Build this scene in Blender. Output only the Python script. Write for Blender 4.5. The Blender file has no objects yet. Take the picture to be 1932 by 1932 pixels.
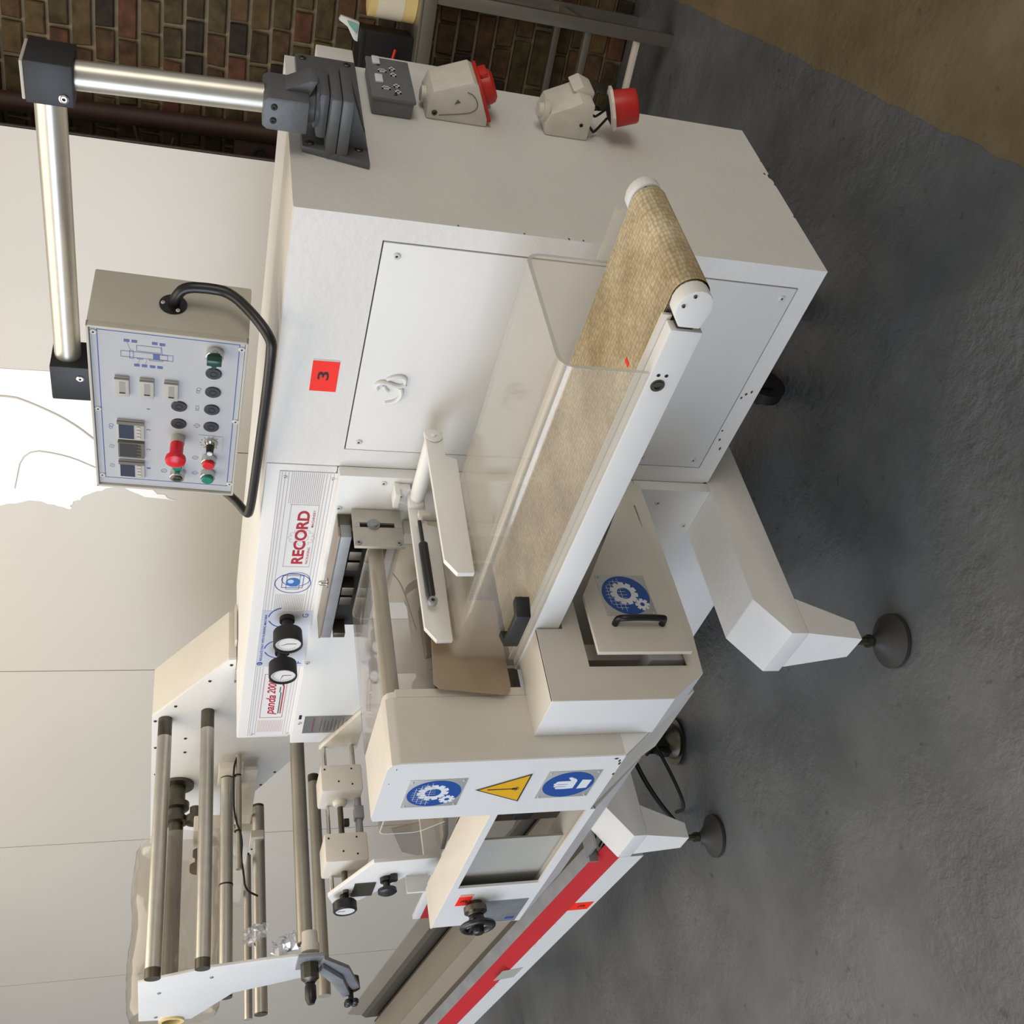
import bpy, bmesh, math, random
from mathutils import Vector, Matrix
random.seed(7)
S = bpy.context.scene
COL = S.collection
PI = math.pi
# ------------------------------------------------------------------ camera, light, exposure
def camera():
    yaw, pitch, roll, f = 0.845784052, 0.303469016, 0.0362118690, 1920.99064
    sy, cy = math.sin(yaw), math.cos(yaw)
    fw = Vector((-sy*math.cos(pitch), cy*math.cos(pitch), -math.sin(pitch)))
    r0 = Vector((cy, sy, 0)); u0 = r0.cross(fw)
    r = math.cos(roll)*r0 + math.sin(roll)*u0
    u = -math.sin(roll)*r0 + math.cos(roll)*u0
    cam = bpy.data.cameras.new('camera'); o = bpy.data.objects.new('camera', cam); COL.objects.link(o)
    X, Y, Z = -u, r, -fw                      # the photograph was taken with the phone on its side
    o.matrix_world = Matrix(((X.x, Y.x, Z.x, 1.02881522), (X.y, Y.y, Z.y, -1.61443257), (X.z, Y.z, Z.z, 1.60191332), (0, 0, 0, 1)))
    cam.sensor_width = 36; cam.lens = 36*f/1932; cam.clip_start = .02
    S.camera = o
camera()
S.view_settings.view_transform = 'Standard'; S.view_settings.look = 'None'
S.view_settings.gamma = 1; S.view_settings.use_curve_mapping = False
S.view_settings.exposure = 0.14
w = bpy.data.worlds.new('room_light'); S.world = w; w.use_nodes = True
w.node_tree.nodes['Background'].inputs[0].default_value = (.72, .70, .66, 1)
w.node_tree.nodes['Background'].inputs[1].default_value = .47
def area(name, loc, target, sx, sy, power, color):
    l = bpy.data.lights.new(name, 'AREA'); l.shape = 'RECTANGLE'; l.size = sx; l.size_y = sy
    l.energy = power; l.color = color
    o = bpy.data.objects.new(name, l); COL.objects.link(o); o.location = loc
    o.rotation_euler = (Vector(target)-Vector(loc)).to_track_quat('-Z', 'Y').to_euler()
area('daylight_from_open_shutter', (-2.6, -5.2, 2.3), (-.8, 0, .8), 4.4, 2.6, 178, (.76, .85, 1.0))
area('skylight_over_machine', (-1.9, -.8, 4.3), (-1.7, 0, .9), 5.0, 3.0, 118, (1.0, .87, .68))
area('added_fill_right', (5.2, -.6, 2.2), (0, .3, .8), 2.6, 2.0, 62, (1.0, .93, .82))  # added warm fill for the right-hand faces, no known window there
# ------------------------------------------------------------------ materials
def lin(c): return tuple(((v/255)/12.92 if v/255 <= .04045 else ((v/255+.055)/1.055)**2.4) for v in c)+(1,)
MATS = {}
def mat(name, rgb, rough=.5, metal=0, var=0, vscale=6, bump=0, bscale=60, spec=.5, stretch=None, rgb2=None):
    m = bpy.data.materials.new(name); m.use_nodes = True; nt = m.node_tree; b = nt.nodes['Principled BSDF']
    b.inputs['Base Color'].default_value = lin(rgb); b.inputs['Roughness'].default_value = rough
    b.inputs['Metallic'].default_value = metal; b.inputs['Specular IOR Level'].default_value = spec
    if var or bump:
        tc = nt.nodes.new('ShaderNodeTexCoord'); mp = nt.nodes.new('ShaderNodeMapping')
        if stretch: mp.inputs['Scale'].default_value = stretch
        geo = nt.nodes.new('ShaderNodeNewGeometry')
        nt.links.new(geo.outputs['Position'] if not stretch else tc.outputs['Object'], mp.inputs[0])
    if var:
        n = nt.nodes.new('ShaderNodeTexNoise'); n.inputs['Scale'].default_value = vscale; n.inputs['Detail'].default_value = 6
        nt.links.new(mp.outputs[0], n.inputs[0])
        r = nt.nodes.new('ShaderNodeValToRGB'); r.color_ramp.elements[0].position = .32; r.color_ramp.elements[1].position = .68
        c = lin(rgb); c2 = lin(rgb2) if rgb2 else tuple(v*(1-var) for v in c[:3])+(1,)
        r.color_ramp.elements[0].color = c2; r.color_ramp.elements[1].color = c
        nt.links.new(n.outputs[0], r.inputs[0]); nt.links.new(r.outputs[0], b.inputs['Base Color'])
    if bump:
        n = nt.nodes.new('ShaderNodeTexNoise'); n.inputs['Scale'].default_value = bscale; n.inputs['Detail'].default_value = 4
        nt.links.new(mp.outputs[0], n.inputs[0])
        bp = nt.nodes.new('ShaderNodeBump'); bp.inputs['Strength'].default_value = bump; bp.inputs['Distance'].default_value = .004
        nt.links.new(n.outputs[0], bp.inputs['Height']); nt.links.new(bp.outputs[0], b.inputs['Normal'])
    MATS[name] = m; return m
white = mat('white_machine_paint', (226, 225, 222), .42, 0, .05, 5, .25, 45)
white2 = mat('white_panel_paint', (224, 224, 222), .38, 0, .04, 3, .12, 30)
cream = mat('cream_warm_lit_paint', (214, 208, 198), .4, 0, .06, 8, .15, 50)  # cream; on tops and right faces it holds warm light over white paint
conwhite = mat('wall_panel_white', (204, 199, 190), .32, 0, .05, 1.2, .05, 4)
film_white = mat('protective_film_white', (246, 246, 246), .25, 0, .03, 5, .3, 9)
seam = mat('dark_seam', (70, 66, 60), .8)
grime = mat('rust_brown', (96, 66, 44), .85, 0, .5, 60)
grey_cast = mat('grey_cast_paint', (92, 95, 99), .42, 0, .12, 20, .15, 80)
grey_box = mat('grey_metal_box', (112, 115, 117), .5, 0, .1, 20, .2, 120)
black = mat('black_plastic', (24, 24, 26), .35)
blackm = mat('black_matt', (14, 14, 15), .6)
anod = mat('black_anodised', (22, 24, 28), .45, 0, .2, 60)
alu = mat('brushed_aluminium', (200, 196, 186), .36, .85, .10, 30)
alud = mat('dull_roller_steel', (184, 178, 164), .42, .75, .15, 8, 0, 10)
dark_steel = mat('dark_steel', (104, 99, 88), .42, 1, .25, 14)
steel = mat('bare_steel_plate', (150, 152, 156), .5, .45, .22, 14, .1, 60)
stain = mat('stainless_tray', (150, 142, 130), .45, .35, .1, 4, .05, 20)
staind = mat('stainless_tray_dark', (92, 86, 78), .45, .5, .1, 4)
tabst = mat('table_stainless', (150, 146, 138), .34, .8, .15, 5)
rubber = mat('black_rubber_foot', (46, 45, 43), .6, 0, .2, 30)
red = mat('red_stripe_paint', (172, 6, 26), .5, 0, .08, 12)
redp = mat('red_plug_plastic', (190, 34, 26), .4)
sockw = mat('socket_housing_white', (220, 214, 202), .45, 0, .12, 30)
orange = mat('fluorescent_orange_sticker', (255, 34, 2), .55)
pinkt = mat('faded_sticker_edge', (222, 150, 140), .5)
ink = mat('dark_ink', (38, 26, 26), .6)
blue_ink = mat('blue_ink', (30, 66, 150), .5)
line_ink = mat('pale_blue_ink', (84, 96, 150), .5)
red_ink = mat('red_ink', (170, 22, 42), .5)
grey_ink = mat('grey_hatch_ink', (168, 160, 158), .6)
pink_ink = mat('pink_hatch_ink', (196, 168, 160), .6)
green_ink = mat('green_ink', (30, 90, 60), .5)
sign_blue = mat('sign_blue', (18, 74, 152), .35)
sign_white = mat('sign_white', (222, 226, 230), .4)
sign_plate = mat('sign_plate_silver', (190, 190, 188), .35, .4)
yellow = mat('warning_yellow', (226, 172, 10), .4)
facia = mat('panel_blue_grey', (180, 182, 186), .45, 0, .03, 10)
encl = mat('enclosure_grey_beige', (188, 184, 172), .45, 0, .04, 8, .1, 60)
lcd = mat('display_window', (52, 60, 78), .2)
lcd2 = mat('display_window_dark', (58, 58, 60), .25)
bezel = mat('meter_bezel', (176, 174, 166), .45)
bezeld = mat('meter_recess', (108, 104, 94), .5)
btn_black = mat('blank_plug_black', (44, 45, 52), .45)
btn_red = mat('button_red', (206, 22, 36), .3)
btn_green = mat('button_green', (20, 120, 100), .35)
sel_green = mat('selector_green', (22, 66, 58), .25)
chrome = mat('chrome', (206, 204, 196), .18, 1)
brass = mat('painted_screw', (206, 205, 200), .4, .1)
gpanel = mat('gauge_panel_blue', (200, 205, 216), .4, 0, .12, 20)
dial = mat('gauge_dial_white', (226, 226, 224), .3)
cardb = mat('cream_film_roll', (222, 200, 140), .6)
paper = mat('paper_white', (222, 218, 204), .6)
pipe_m = mat('pipe_red_brown', (66, 40, 30), .6, 0, .3, 20)
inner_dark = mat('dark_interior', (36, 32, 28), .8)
teal = mat('pale_teal_plastic', (120, 180, 170), .5)
mortar = mat('lime_mortar', (146, 132, 106), .9, 0, .25, 30, .6, 90)
backgrey = mat('frame_back_plate', (172, 170, 162), .5, 0, .06, 5)
BR = [mat('brick_'+n, c, .85, 0, .45, 22, .7, 60, .2, rgb2=c2) for n, c, c2 in (
    ('brown', (96, 74, 54), (66, 50, 38)), ('olive', (86, 76, 52), (58, 50, 36)), ('red', (104, 70, 54), (72, 50, 38)),
    ('dark', (60, 52, 44), (42, 37, 32)), ('tan', (104, 86, 58), (72, 60, 42)), ('umber', (82, 64, 48), (54, 44, 34)))]
def glassy(name, tint, gloss, haze, hazecol=(.8, .78, .72, 1), rough=.06):
    m = bpy.data.materials.new(name); m.use_nodes = True; nt = m.node_tree; nt.nodes.clear()
    out = nt.nodes.new('ShaderNodeOutputMaterial'); t = nt.nodes.new('ShaderNodeBsdfTransparent'); t.inputs[0].default_value = tint
    g = nt.nodes.new('ShaderNodeBsdfGlossy'); g.inputs['Roughness'].default_value = rough
    d = nt.nodes.new('ShaderNodeBsdfDiffuse'); d.inputs[0].default_value = hazecol
    fr = nt.nodes.new('ShaderNodeLayerWeight'); fr.inputs[0].default_value = .5
    pw = nt.nodes.new('ShaderNodeMath'); pw.operation = 'POWER'; pw.inputs[1].default_value = 4.5
    mu = nt.nodes.new('ShaderNodeMath'); mu.operation = 'MULTIPLY_ADD'; mu.inputs[1].default_value = gloss; mu.inputs[2].default_value = .055*gloss; mu.use_clamp = True
    nt.links.new(fr.outputs['Facing'], pw.inputs[0]); nt.links.new(pw.outputs[0], mu.inputs[0])
    m1 = nt.nodes.new('ShaderNodeMixShader'); m1.inputs[0].default_value = haze
    m2 = nt.nodes.new('ShaderNodeMixShader')
    nt.links.new(t.outputs[0], m1.inputs[1]); nt.links.new(d.outputs[0], m1.inputs[2])
    nt.links.new(mu.outputs[0], m2.inputs[0]); nt.links.new(m1.outputs[0], m2.inputs[1]); nt.links.new(g.outputs[0], m2.inputs[2])
    nt.links.new(m2.outputs[0], out.inputs[0]); MATS[name] = m; return m
plexi = glassy('clear_acrylic', (.97, .965, .95, 1), .9, .11, (.92, .86, .76, 1), .10)
plexi_edge = glassy('acrylic_edge', (.8, .8, .78, 1), .6, .8, (.62, .62, .6, 1))
plexi2 = glassy('aged_acrylic', (.93, .91, .88, 1), .8, .11, (.70, .66, .6, 1))
clearfilm = glassy('clear_plastic_film', (.90, .87, .82, 1), 1.2, .16, (.66, .6, .52, 1), .12)
filmbit = glassy('crumpled_film', (.9, .9, .9, 1), 4, .22, (.85, .87, .9, 1), .1)

def floor_mat(name, c1, c2, rough, bscale, strength, dark=None):
    m = bpy.data.materials.new(name); m.use_nodes = True; nt = m.node_tree; b = nt.nodes['Principled BSDF']
    geo = nt.nodes.new('ShaderNodeNewGeometry')
    n = nt.nodes.new('ShaderNodeTexNoise'); n.inputs['Scale'].default_value = 2.3; n.inputs['Detail'].default_value = 8; n.inputs['Roughness'].default_value = .6
    nt.links.new(geo.outputs['Position'], n.inputs[0])
    r = nt.nodes.new('ShaderNodeValToRGB'); r.color_ramp.elements[0].position = .36; r.color_ramp.elements[1].position = .64
    r.color_ramp.elements[0].color = lin(c1); r.color_ramp.elements[1].color = lin(c2)
    nt.links.new(n.outputs[0], r.inputs[0])
    s = nt.nodes.new('ShaderNodeTexNoise'); s.inputs['Scale'].default_value = 26; s.inputs['Detail'].default_value = 5
    nt.links.new(geo.outputs['Position'], s.inputs[0])
    sr = nt.nodes.new('ShaderNodeValToRGB'); sr.color_ramp.elements[0].position = .27; sr.color_ramp.elements[1].position = .34
    sr.color_ramp.elements[0].color = lin(dark or (52, 50, 48)); sr.color_ramp.elements[1].color = (1, 1, 1, 1)
    nt.links.new(s.outputs[0], sr.inputs[0])
    mx = nt.nodes.new('ShaderNodeMixRGB'); mx.blend_type = 'MULTIPLY'; mx.inputs[0].default_value = .45
    nt.links.new(r.outputs[0], mx.inputs[1]); nt.links.new(sr.outputs[0], mx.inputs[2]); nt.links.new(mx.outputs[0], b.inputs['Base Color'])
    b.inputs['Roughness'].default_value = rough
    k = nt.nodes.new('ShaderNodeTexNoise'); k.inputs['Scale'].default_value = bscale; k.inputs['Detail'].default_value = 6; k.inputs['Roughness'].default_value = .62
    nt.links.new(geo.outputs['Position'], k.inputs[0])
    mk = nt.nodes.new('ShaderNodeTexNoise'); mk.inputs['Scale'].default_value = 1.6; mk.inputs['Detail'].default_value = 3
    nt.links.new(geo.outputs['Position'], mk.inputs[0])
    mr = nt.nodes.new('ShaderNodeMapRange'); mr.inputs[1].default_value = .44; mr.inputs[2].default_value = .62; mr.inputs[3].default_value = .25; mr.inputs[4].default_value = 1.6
    nt.links.new(mk.outputs[0], mr.inputs[0])
    mm = nt.nodes.new('ShaderNodeMath'); mm.operation = 'MULTIPLY'; nt.links.new(k.outputs[0], mm.inputs[0]); nt.links.new(mr.outputs[0], mm.inputs[1])
    bp = nt.nodes.new('ShaderNodeBump'); bp.inputs['Strength'].default_value = strength; bp.inputs['Distance'].default_value = .01
    nt.links.new(mm.outputs[0], bp.inputs['Height']); nt.links.new(bp.outputs[0], b.inputs['Normal'])
    MATS[name] = m; return m
floor_m = floor_mat('grey_floor_paint', (76, 78, 81), (98, 100, 102), .33, 30, .8)
floor_b = floor_mat('bare_brown_concrete', (92, 78, 56), (118, 104, 80), .55, 40, .5, (60, 50, 38))

def belt_mat():
    m = bpy.data.materials.new('woven_canvas_belt'); m.use_nodes = True; nt = m.node_tree; b = nt.nodes['Principled BSDF']
    geo = nt.nodes.new('ShaderNodeNewGeometry'); mp = nt.nodes.new('ShaderNodeMapping'); mp.inputs['Scale'].default_value = (185, 92, 185)
    nt.links.new(geo.outputs['Position'], mp.inputs[0])
    v = nt.nodes.new('ShaderNodeTexVoronoi'); v.inputs['Scale'].default_value = 1.0; v.inputs['Randomness'].default_value = .35
    nt.links.new(mp.outputs[0], v.inputs[0])
    n = nt.nodes.new('ShaderNodeTexNoise'); n.inputs['Scale'].default_value = 9; n.inputs['Detail'].default_value = 7
    nt.links.new(geo.outputs['Position'], n.inputs[0])
    r = nt.nodes.new('ShaderNodeValToRGB'); r.color_ramp.elements[0].position = .3; r.color_ramp.elements[1].position = .7
    r.color_ramp.elements[0].color = lin((170, 152, 118)); r.color_ramp.elements[1].color = lin((220, 206, 174))
    nt.links.new(n.outputs[0], r.inputs[0])
    r2 = nt.nodes.new('ShaderNodeValToRGB'); r2.color_ramp.elements[0].position = .25; r2.color_ramp.elements[1].position = .75
    r2.color_ramp.elements[0].color = (1, 1, 1, 1); r2.color_ramp.elements[1].color = (.34, .28, .2, 1)
    nt.links.new(v.outputs['Distance'], r2.inputs[0])
    mx = nt.nodes.new('ShaderNodeMixRGB'); mx.blend_type = 'MULTIPLY'; mx.inputs[0].default_value = .6
    nt.links.new(r.outputs[0], mx.inputs[1]); nt.links.new(r2.outputs[0], mx.inputs[2]); nt.links.new(mx.outputs[0], b.inputs['Base Color'])
    bp = nt.nodes.new('ShaderNodeBump'); bp.inputs['Strength'].default_value = .5; bp.inputs['Distance'].default_value = .002; bp.invert = True
    nt.links.new(v.outputs['Distance'], bp.inputs['Height']); nt.links.new(bp.outputs[0], b.inputs['Normal'])
    b.inputs['Roughness'].default_value = .85; MATS['belt'] = m; return m
belt_m = belt_mat()

# ------------------------------------------------------------------ mesh helpers
ORG = {}          # object -> its origin, in world coordinates (nothing is rotated; meshes carry the pose)
I4 = Matrix.Identity(4)
class B:
    """collects shapes in coordinates (u, v, d) of a frame matrix M and links them as ONE mesh object"""
    def __init__(s, M=None): s.v = []; s.f = []; s.M = M or I4
    def add(s, vs, fs):
        n = len(s.v); s.v += [s.M @ Vector(p) for p in vs]; s.f += [tuple(n+i for i in f) for f in fs]; return s
    def box(s, x0, x1, y0, y1, z0, z1, bev=0):
        bm = bmesh.new(); bmesh.ops.create_cube(bm, size=1)
        for q in bm.verts: q.co = Vector(((x0+x1)/2+q.co.x*(x1-x0), (y0+y1)/2+q.co.y*(y1-y0), (z0+z1)/2+q.co.z*(z1-z0)))
        if bev: bmesh.ops.bevel(bm, geom=bm.edges[:], offset=bev, segments=2, affect='EDGES', profile=.6)
        return s.bm(bm)
    def bm(s, bm):
        bm.verts.index_update(); vs = [q.co.copy() for q in bm.verts]; fs = [tuple(q.index for q in f.verts) for f in bm.faces]; bm.free(); return s.add(vs, fs)
    def prism(s, poly, ax, a0, a1, bev=0):
        """poly in the two other axes (cyclic order kept: x->(y,z), y->(x,z), z->(x,y))"""
        def P(p, a): return {'x': (a, p[0], p[1]), 'y': (p[0], a, p[1]), 'z': (p[0], p[1], a)}[ax]
        n = len(poly); bm = bmesh.new()
        A = [bm.verts.new(P(p, a0)) for p in poly]; C = [bm.verts.new(P(p, a1)) for p in poly]
        bm.faces.new(A); bm.faces.new(C[::-1])
        for i in range(n): bm.faces.new((A[i], C[i], C[(i+1) % n], A[(i+1) % n]))
        bmesh.ops.recalc_face_normals(bm, faces=bm.faces[:])
        if bev: bmesh.ops.bevel(bm, geom=bm.edges[:], offset=bev, segments=2, affect='EDGES', profile=.6)
        return s.bm(bm)
    def cyl(s, p0, p1, r, r1=None, n=24, cap=True):
        p0, p1 = Vector(p0), Vector(p1); r1 = r if r1 is None else r1; d = (p1-p0).normalized()
        a = d.orthogonal().normalized(); b = d.cross(a); vs = []
        for p, rr in ((p0, r), (p1, r1)):
            vs += [p+rr*(math.cos(2*PI*i/n)*a+math.sin(2*PI*i/n)*b) for i in range(n)]
        fs = [(i, (i+1) % n, n+(i+1) % n, n+i) for i in range(n)]
        if cap: fs += [tuple(range(n))[::-1], tuple(range(n, 2*n))]
        return s.add(vs, fs)
    def lathe(s, p0, d, prof, n=28):
        """prof: (distance along d, radius)"""
        p0, d = Vector(p0), Vector(d).normalized(); a = d.orthogonal().normalized(); b = d.cross(a); vs = []; m = len(prof)
        for t, r in prof: vs += [p0+t*d+max(r, 1e-5)*(math.cos(2*PI*i/n)*a+math.sin(2*PI*i/n)*b) for i in range(n)]
        fs = [(k*n+i, k*n+(i+1) % n, (k+1)*n+(i+1) % n, (k+1)*n+i) for k in range(m-1) for i in range(n)]
        fs += [tuple(range(n))[::-1], tuple(range((m-1)*n, m*n))]
        return s.add(vs, fs)
    def tube(s, pts, r, n=12, smooth=0):
        P = [Vector(p) for p in pts]
        for _ in range(smooth):
            Q = [P[0]]
            for a, b in zip(P, P[1:]): Q += [a*.75+b*.25, a*.25+b*.75]
            P = Q+[P[-1]]
        up = None; vs = []
        for i, p in enumerate(P):
            t = (P[min(i+1, len(P)-1)]-P[max(i-1, 0)]).normalized()
            up = t.orthogonal().normalized() if up is None else (up-up.dot(t)*t).normalized()
            b = t.cross(up); vs += [p+r*(math.cos(2*PI*k/n)*up+math.sin(2*PI*k/n)*b) for k in range(n)]
        m = len(P); fs = [(k*n+i, k*n+(i+1) % n, (k+1)*n+(i+1) % n, (k+1)*n+i) for k in range(m-1) for i in range(n)]
        fs += [tuple(range(n))[::-1], tuple(range((m-1)*n, m*n))]
        return s.add(vs, fs)
    def ring(s, c, r0, r1, a0, a1, n=32, d0=0, d1=.0006, ax='d', rs=1):
        """flat ring in the frame's u,v plane"""
        vs = []; k = n if abs(a1-a0-2*PI) < 1e-6 else n+1
        for i in range(k):
            a = a0+(a1-a0)*i/n; c_, s_ = math.cos(a), math.sin(a)*rs
            vs += [(c[0]+r0*c_, c[1]+r0*s_, d0), (c[0]+r1*c_, c[1]+r1*s_, d0), (c[0]+r1*c_, c[1]+r1*s_, d1), (c[0]+r0*c_, c[1]+r0*s_, d1)]
        fs = []
        for i in range(n):
            a, b = 4*i, 4*((i+1) % k); fs += [(a+j, a+(j+1) % 4, b+(j+1) % 4, b+j) for j in range(4)]
        return s.add(vs, fs)
    def build(s, name, m, parent=None, kind=None, label=None, smooth=True, ang=32):
        me = bpy.data.meshes.new(name); c = Vector((0, 0, 0))
        lo = Vector([min(v[i] for v in s.v) for i in range(3)]); hi = Vector([max(v[i] for v in s.v) for i in range(3)]); c = (lo+hi)/2
        me.from_pydata([v-c for v in s.v], [], s.f); me.validate()
        bm = bmesh.new(); bm.from_mesh(me); bmesh.ops.recalc_face_normals(bm, faces=bm.faces[:]); bm.to_mesh(me); bm.free()
        if smooth:
            me.polygons.foreach_set('use_smooth', [True]*len(me.polygons)); me.set_sharp_from_angle(angle=math.radians(ang))
        me.materials.append(m)
        o = bpy.data.objects.new(name, me); COL.objects.link(o); ORG[o] = c
        if parent: o.parent = parent; o.location = c-ORG[parent]
        else: o.location = c
        if kind: o['kind'] = kind
        if label: o['label'] = label
        return o
def thing(name, loc, label, cat, group=None):
    o = bpy.data.objects.new(name, None); COL.objects.link(o); o.location = loc; o.empty_display_size = .1
    ORG[o] = Vector(loc); o['label'] = label; o['category'] = cat
    if group: o['group'] = group
    return o
def tag(o, label, cat, group=None):
    o['label'] = label; o['category'] = cat
    if group: o['group'] = group
    return o
def dup(src, off, parent=None):
    """copy a part (sharing its mesh) shifted by off"""
    c = src.copy(); COL.objects.link(c); ORG[c] = ORG[src]+Vector(off); p = parent or src.parent
    c.parent = p; c.location = ORG[c]-(ORG[p] if p else Vector((0, 0, 0)))
    for ch in list(src.children): dup(ch, off, c)
    return c
def frame(O, U, V, N): return Matrix(((U[0], V[0], N[0], O[0]), (U[1], V[1], N[1], O[1]), (U[2], V[2], N[2], O[2]), (0, 0, 0, 1)))
def FY(y): return frame((0, y, 0), (1, 0, 0), (0, 0, 1), (0, -1, 0))      # faces the viewer: u = x, v = z
def FX(x): return frame((x, 0, 0), (0, 1, 0), (0, 0, 1), (1, 0, 0))       # faces right: u = y, v = z
def text(name, body, M, x0, x1, v0, v1, m, parent, d=.0012, bold=0, shear=0, kind=None, thick=.0004):
    cu = bpy.data.curves.new('txt', 'FONT'); cu.body = body; cu.size = 1; cu.extrude = 0; cu.offset = bold; cu.shear = shear
    ob = bpy.data.objects.new('txt', cu); COL.objects.link(ob); bpy.context.view_layer.update()
    me = bpy.data.meshes.new_from_object(ob.evaluated_get(bpy.context.evaluated_depsgraph_get()))
    bpy.data.objects.remove(ob); bpy.data.curves.remove(cu)
    xs = [v.co.x for v in me.vertices]; ys = [v.co.y for v in me.vertices]
    a, b, c, e = min(xs), max(xs), min(ys), max(ys)
    bl = B(M); bl.add([(x0+(v.co.x-a)/(b-a)*(x1-x0), v0+(v.co.y-c)/(e-c)*(v1-v0), d) for v in me.vertices], [tuple(p.vertices) for p in me.polygons])
    bpy.data.meshes.remove(me)
    return bl.build(name, m, parent, kind=kind, smooth=False)
def rect(M, u0, u1, v0, v1, d0=0, d1=.0006): return B(M).box(u0, u1, v0, v1, d0, d1)
def outline(b, u0, u1, v0, v1, t, d0=.0006, d1=.0011):
    return b.box(u0, u1, v1-t, v1, d0, d1).box(u0, u1, v0, v0+t, d0, d1).box(u0, u0+t, v0, v1, d0, d1).box(u1-t, u1, v0, v1, d0, d1)
def gearpoly(c, r0, r1, n, k=1.0):
    p = []
    for i in range(n):
        a = 2*PI*i/n
        for da, r in ((-.30, r0), (-.18, r1), (.18, r1), (.30, r0)): p.append((c[0]+r*math.cos(a+da*2*PI/n*1.6), c[1]+r*math.sin(a+da*2*PI/n*1.6)))
    return p
def screw(M, u, v, parent, r=.0065, m=None, name='screw', d=0):
    o = B(M).lathe((u, v, d), (0, 0, 1), [(0, r), (.0015, r), (.0028, r*.75), (.0028, r*.38), (.001, r*.34)], 16).build(name, m or brass, parent)
    me = o.data; me.materials.append(blackm); c = ORG[o]; ax = (M.to_3x3() @ Vector((0, 0, 1))).normalized(); p0 = M @ Vector((u, v, d))
    for f in me.polygons:
        q = f.center+c-p0; q = q-q.dot(ax)*ax
        if q.length < r*.36 and all((me.vertices[i].co+c-p0-(me.vertices[i].co+c-p0).dot(ax)*ax).length < r*.36 for i in f.vertices) and (f.center+c-p0).dot(ax) > .0005: f.material_index = 1
    return o
def screws(M, pts, parent, r=.0065, m=None, d=0):
    first = screw(M, pts[0][0], pts[0][1], parent, r, m, d=d); c0 = M @ Vector((pts[0][0], pts[0][1], 0))
    for p in pts[1:]: dup(first, (M @ Vector((p[0], p[1], 0)))-c0)
# ------------------------------------------------------------------ the setting
def struct(b, name, m, **k): return b.build(name, m, None, kind='structure', **k)
J = [(-.243-.5*1.2, 2.014+1.955*1.2), (.257+.5*1.6, .059-1.955*1.6)]     # joint between painted floor and bare concrete
fl = B().box(-9, 6, -7, 4.6, -.06, 0)
struct(fl, 'floor', floor_m)
rng = random.Random(3)
edge = []
for i in range(121):
    t = i/120; x = J[0][0]+(J[1][0]-J[0][0])*t; y = J[0][1]+(J[1][1]-J[0][1])*t
    edge.append((x+rng.uniform(-.004, .006), y))
struct(B().prism([(6, 4.6), (J[0][0], 4.6)]+edge+[(J[1][0], -7), (6, -7)], 'z', -.001, .0008), 'floor', floor_b)
NW, UW = Vector((-.2566, .9665, 0)), Vector((.9665, .2566, 0))
def FW(D): return frame(NW*D, UW, (0, 0, 1), -NW)
# brick wall: mortar bed, then every brick a piece of its own
wall = struct(B(FW(2.4)).box(-1.6, 2.3, -.02, 3.3, -.25, -.012), 'wall_right', mortar)
visible, rest = [], B(FW(2.4))
protos = []
for bi, (L, mt) in enumerate([(L, mt) for L in (.206, .104) for mt in BR]):
    bm = bmesh.new(); bmesh.ops.create_cube(bm, size=1)
    for q in bm.verts: q.co = Vector((q.co.x*L+rng.uniform(-.004, .004), q.co.y*.063+rng.uniform(-.002, .002), q.co.z*.03))
    bmesh.ops.bevel(bm, geom=[e for e in bm.edges if all(v.co.z > 0 for v in e.verts)], offset=.005, segments=1, affect='EDGES')
    me = bpy.data.meshes.new('brick'); M3 = FW(0).to_3x3().to_4x4()
    for q in bm.verts: q.co = M3 @ q.co
    bm.to_mesh(me); bm.free(); me.materials.append(mt); protos.append(me)
for c in range(42):
    z = .0385+c*.077; u = -.95+(c % 2)*.155+rng.uniform(-.03, .03); k = c % 2
    while u < 2.2:
        L = .206 if (k % 3 == 0 and rng.random() < .55) else .104
        uc = u+L/2
        vis = (-.72 < uc < .42+.05*(2.4-z)) and z < 2.42
        d = rng.uniform(-.010, -.004)
        if vis and len(visible) < 300:
            me = protos[(0 if L > .15 else 6)+rng.choice((0, 1, 2, 3, 4, 5, 0, 1, 4))]
            o = bpy.data.objects.new('brick', me); COL.objects.link(o); p = FW(2.4) @ Vector((uc, z, d)); ORG[o] = p
            o.parent = wall; o.location = p-ORG[wall]; visible.append(o)
        else: rest.box(u, u+L, z-.032, z+.032, -.02, d+.015)
        u += L+.013; k += 1
rest.build('bricks_out_of_view', BR[0], wall, kind='stuff')
# white wall panels left of the bricks
pw = struct(B(FW(1.99)).box(-9.07, -.484, 0, 3.3, -.05, -.013), 'wall_back', seam)
for k in range(7):
    u1 = -.484-1.2266*k
    B(FW(2.0)).box(u1-1.2266+.002, u1-.002*(k > 0), .0, 3.3, -.024, 0).build('panel', conwhite, pw)
patch = [(-1.40, 3.2), (-1.382, 2.04), (-1.40, 1.90), (-1.62, 1.86), (-1.80, 1.86), (-1.93, 1.742), (-1.966, 1.677), (-1.945, 1.80), (-1.90, 1.90), (-1.93, 1.99), (-1.97, 2.05), (-1.985, 2.076), (-2.03, 2.098), (-2.0, 2.15), (-1.99, 2.249), (-2.02, 2.36), (-2.06, 3.2)]
rf = random.Random(9); pp = []
for i, a in enumerate(patch):
    c = patch[(i+1) % len(patch)]; n = 1 if i in (0, len(patch)-1) else 4
    for j in range(n): pp.append((a[0]+(c[0]-a[0])*j/n+rf.uniform(-.006, .006), a[1]+(c[1]-a[1])*j/n+rf.uniform(-.008, .008)))
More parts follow.
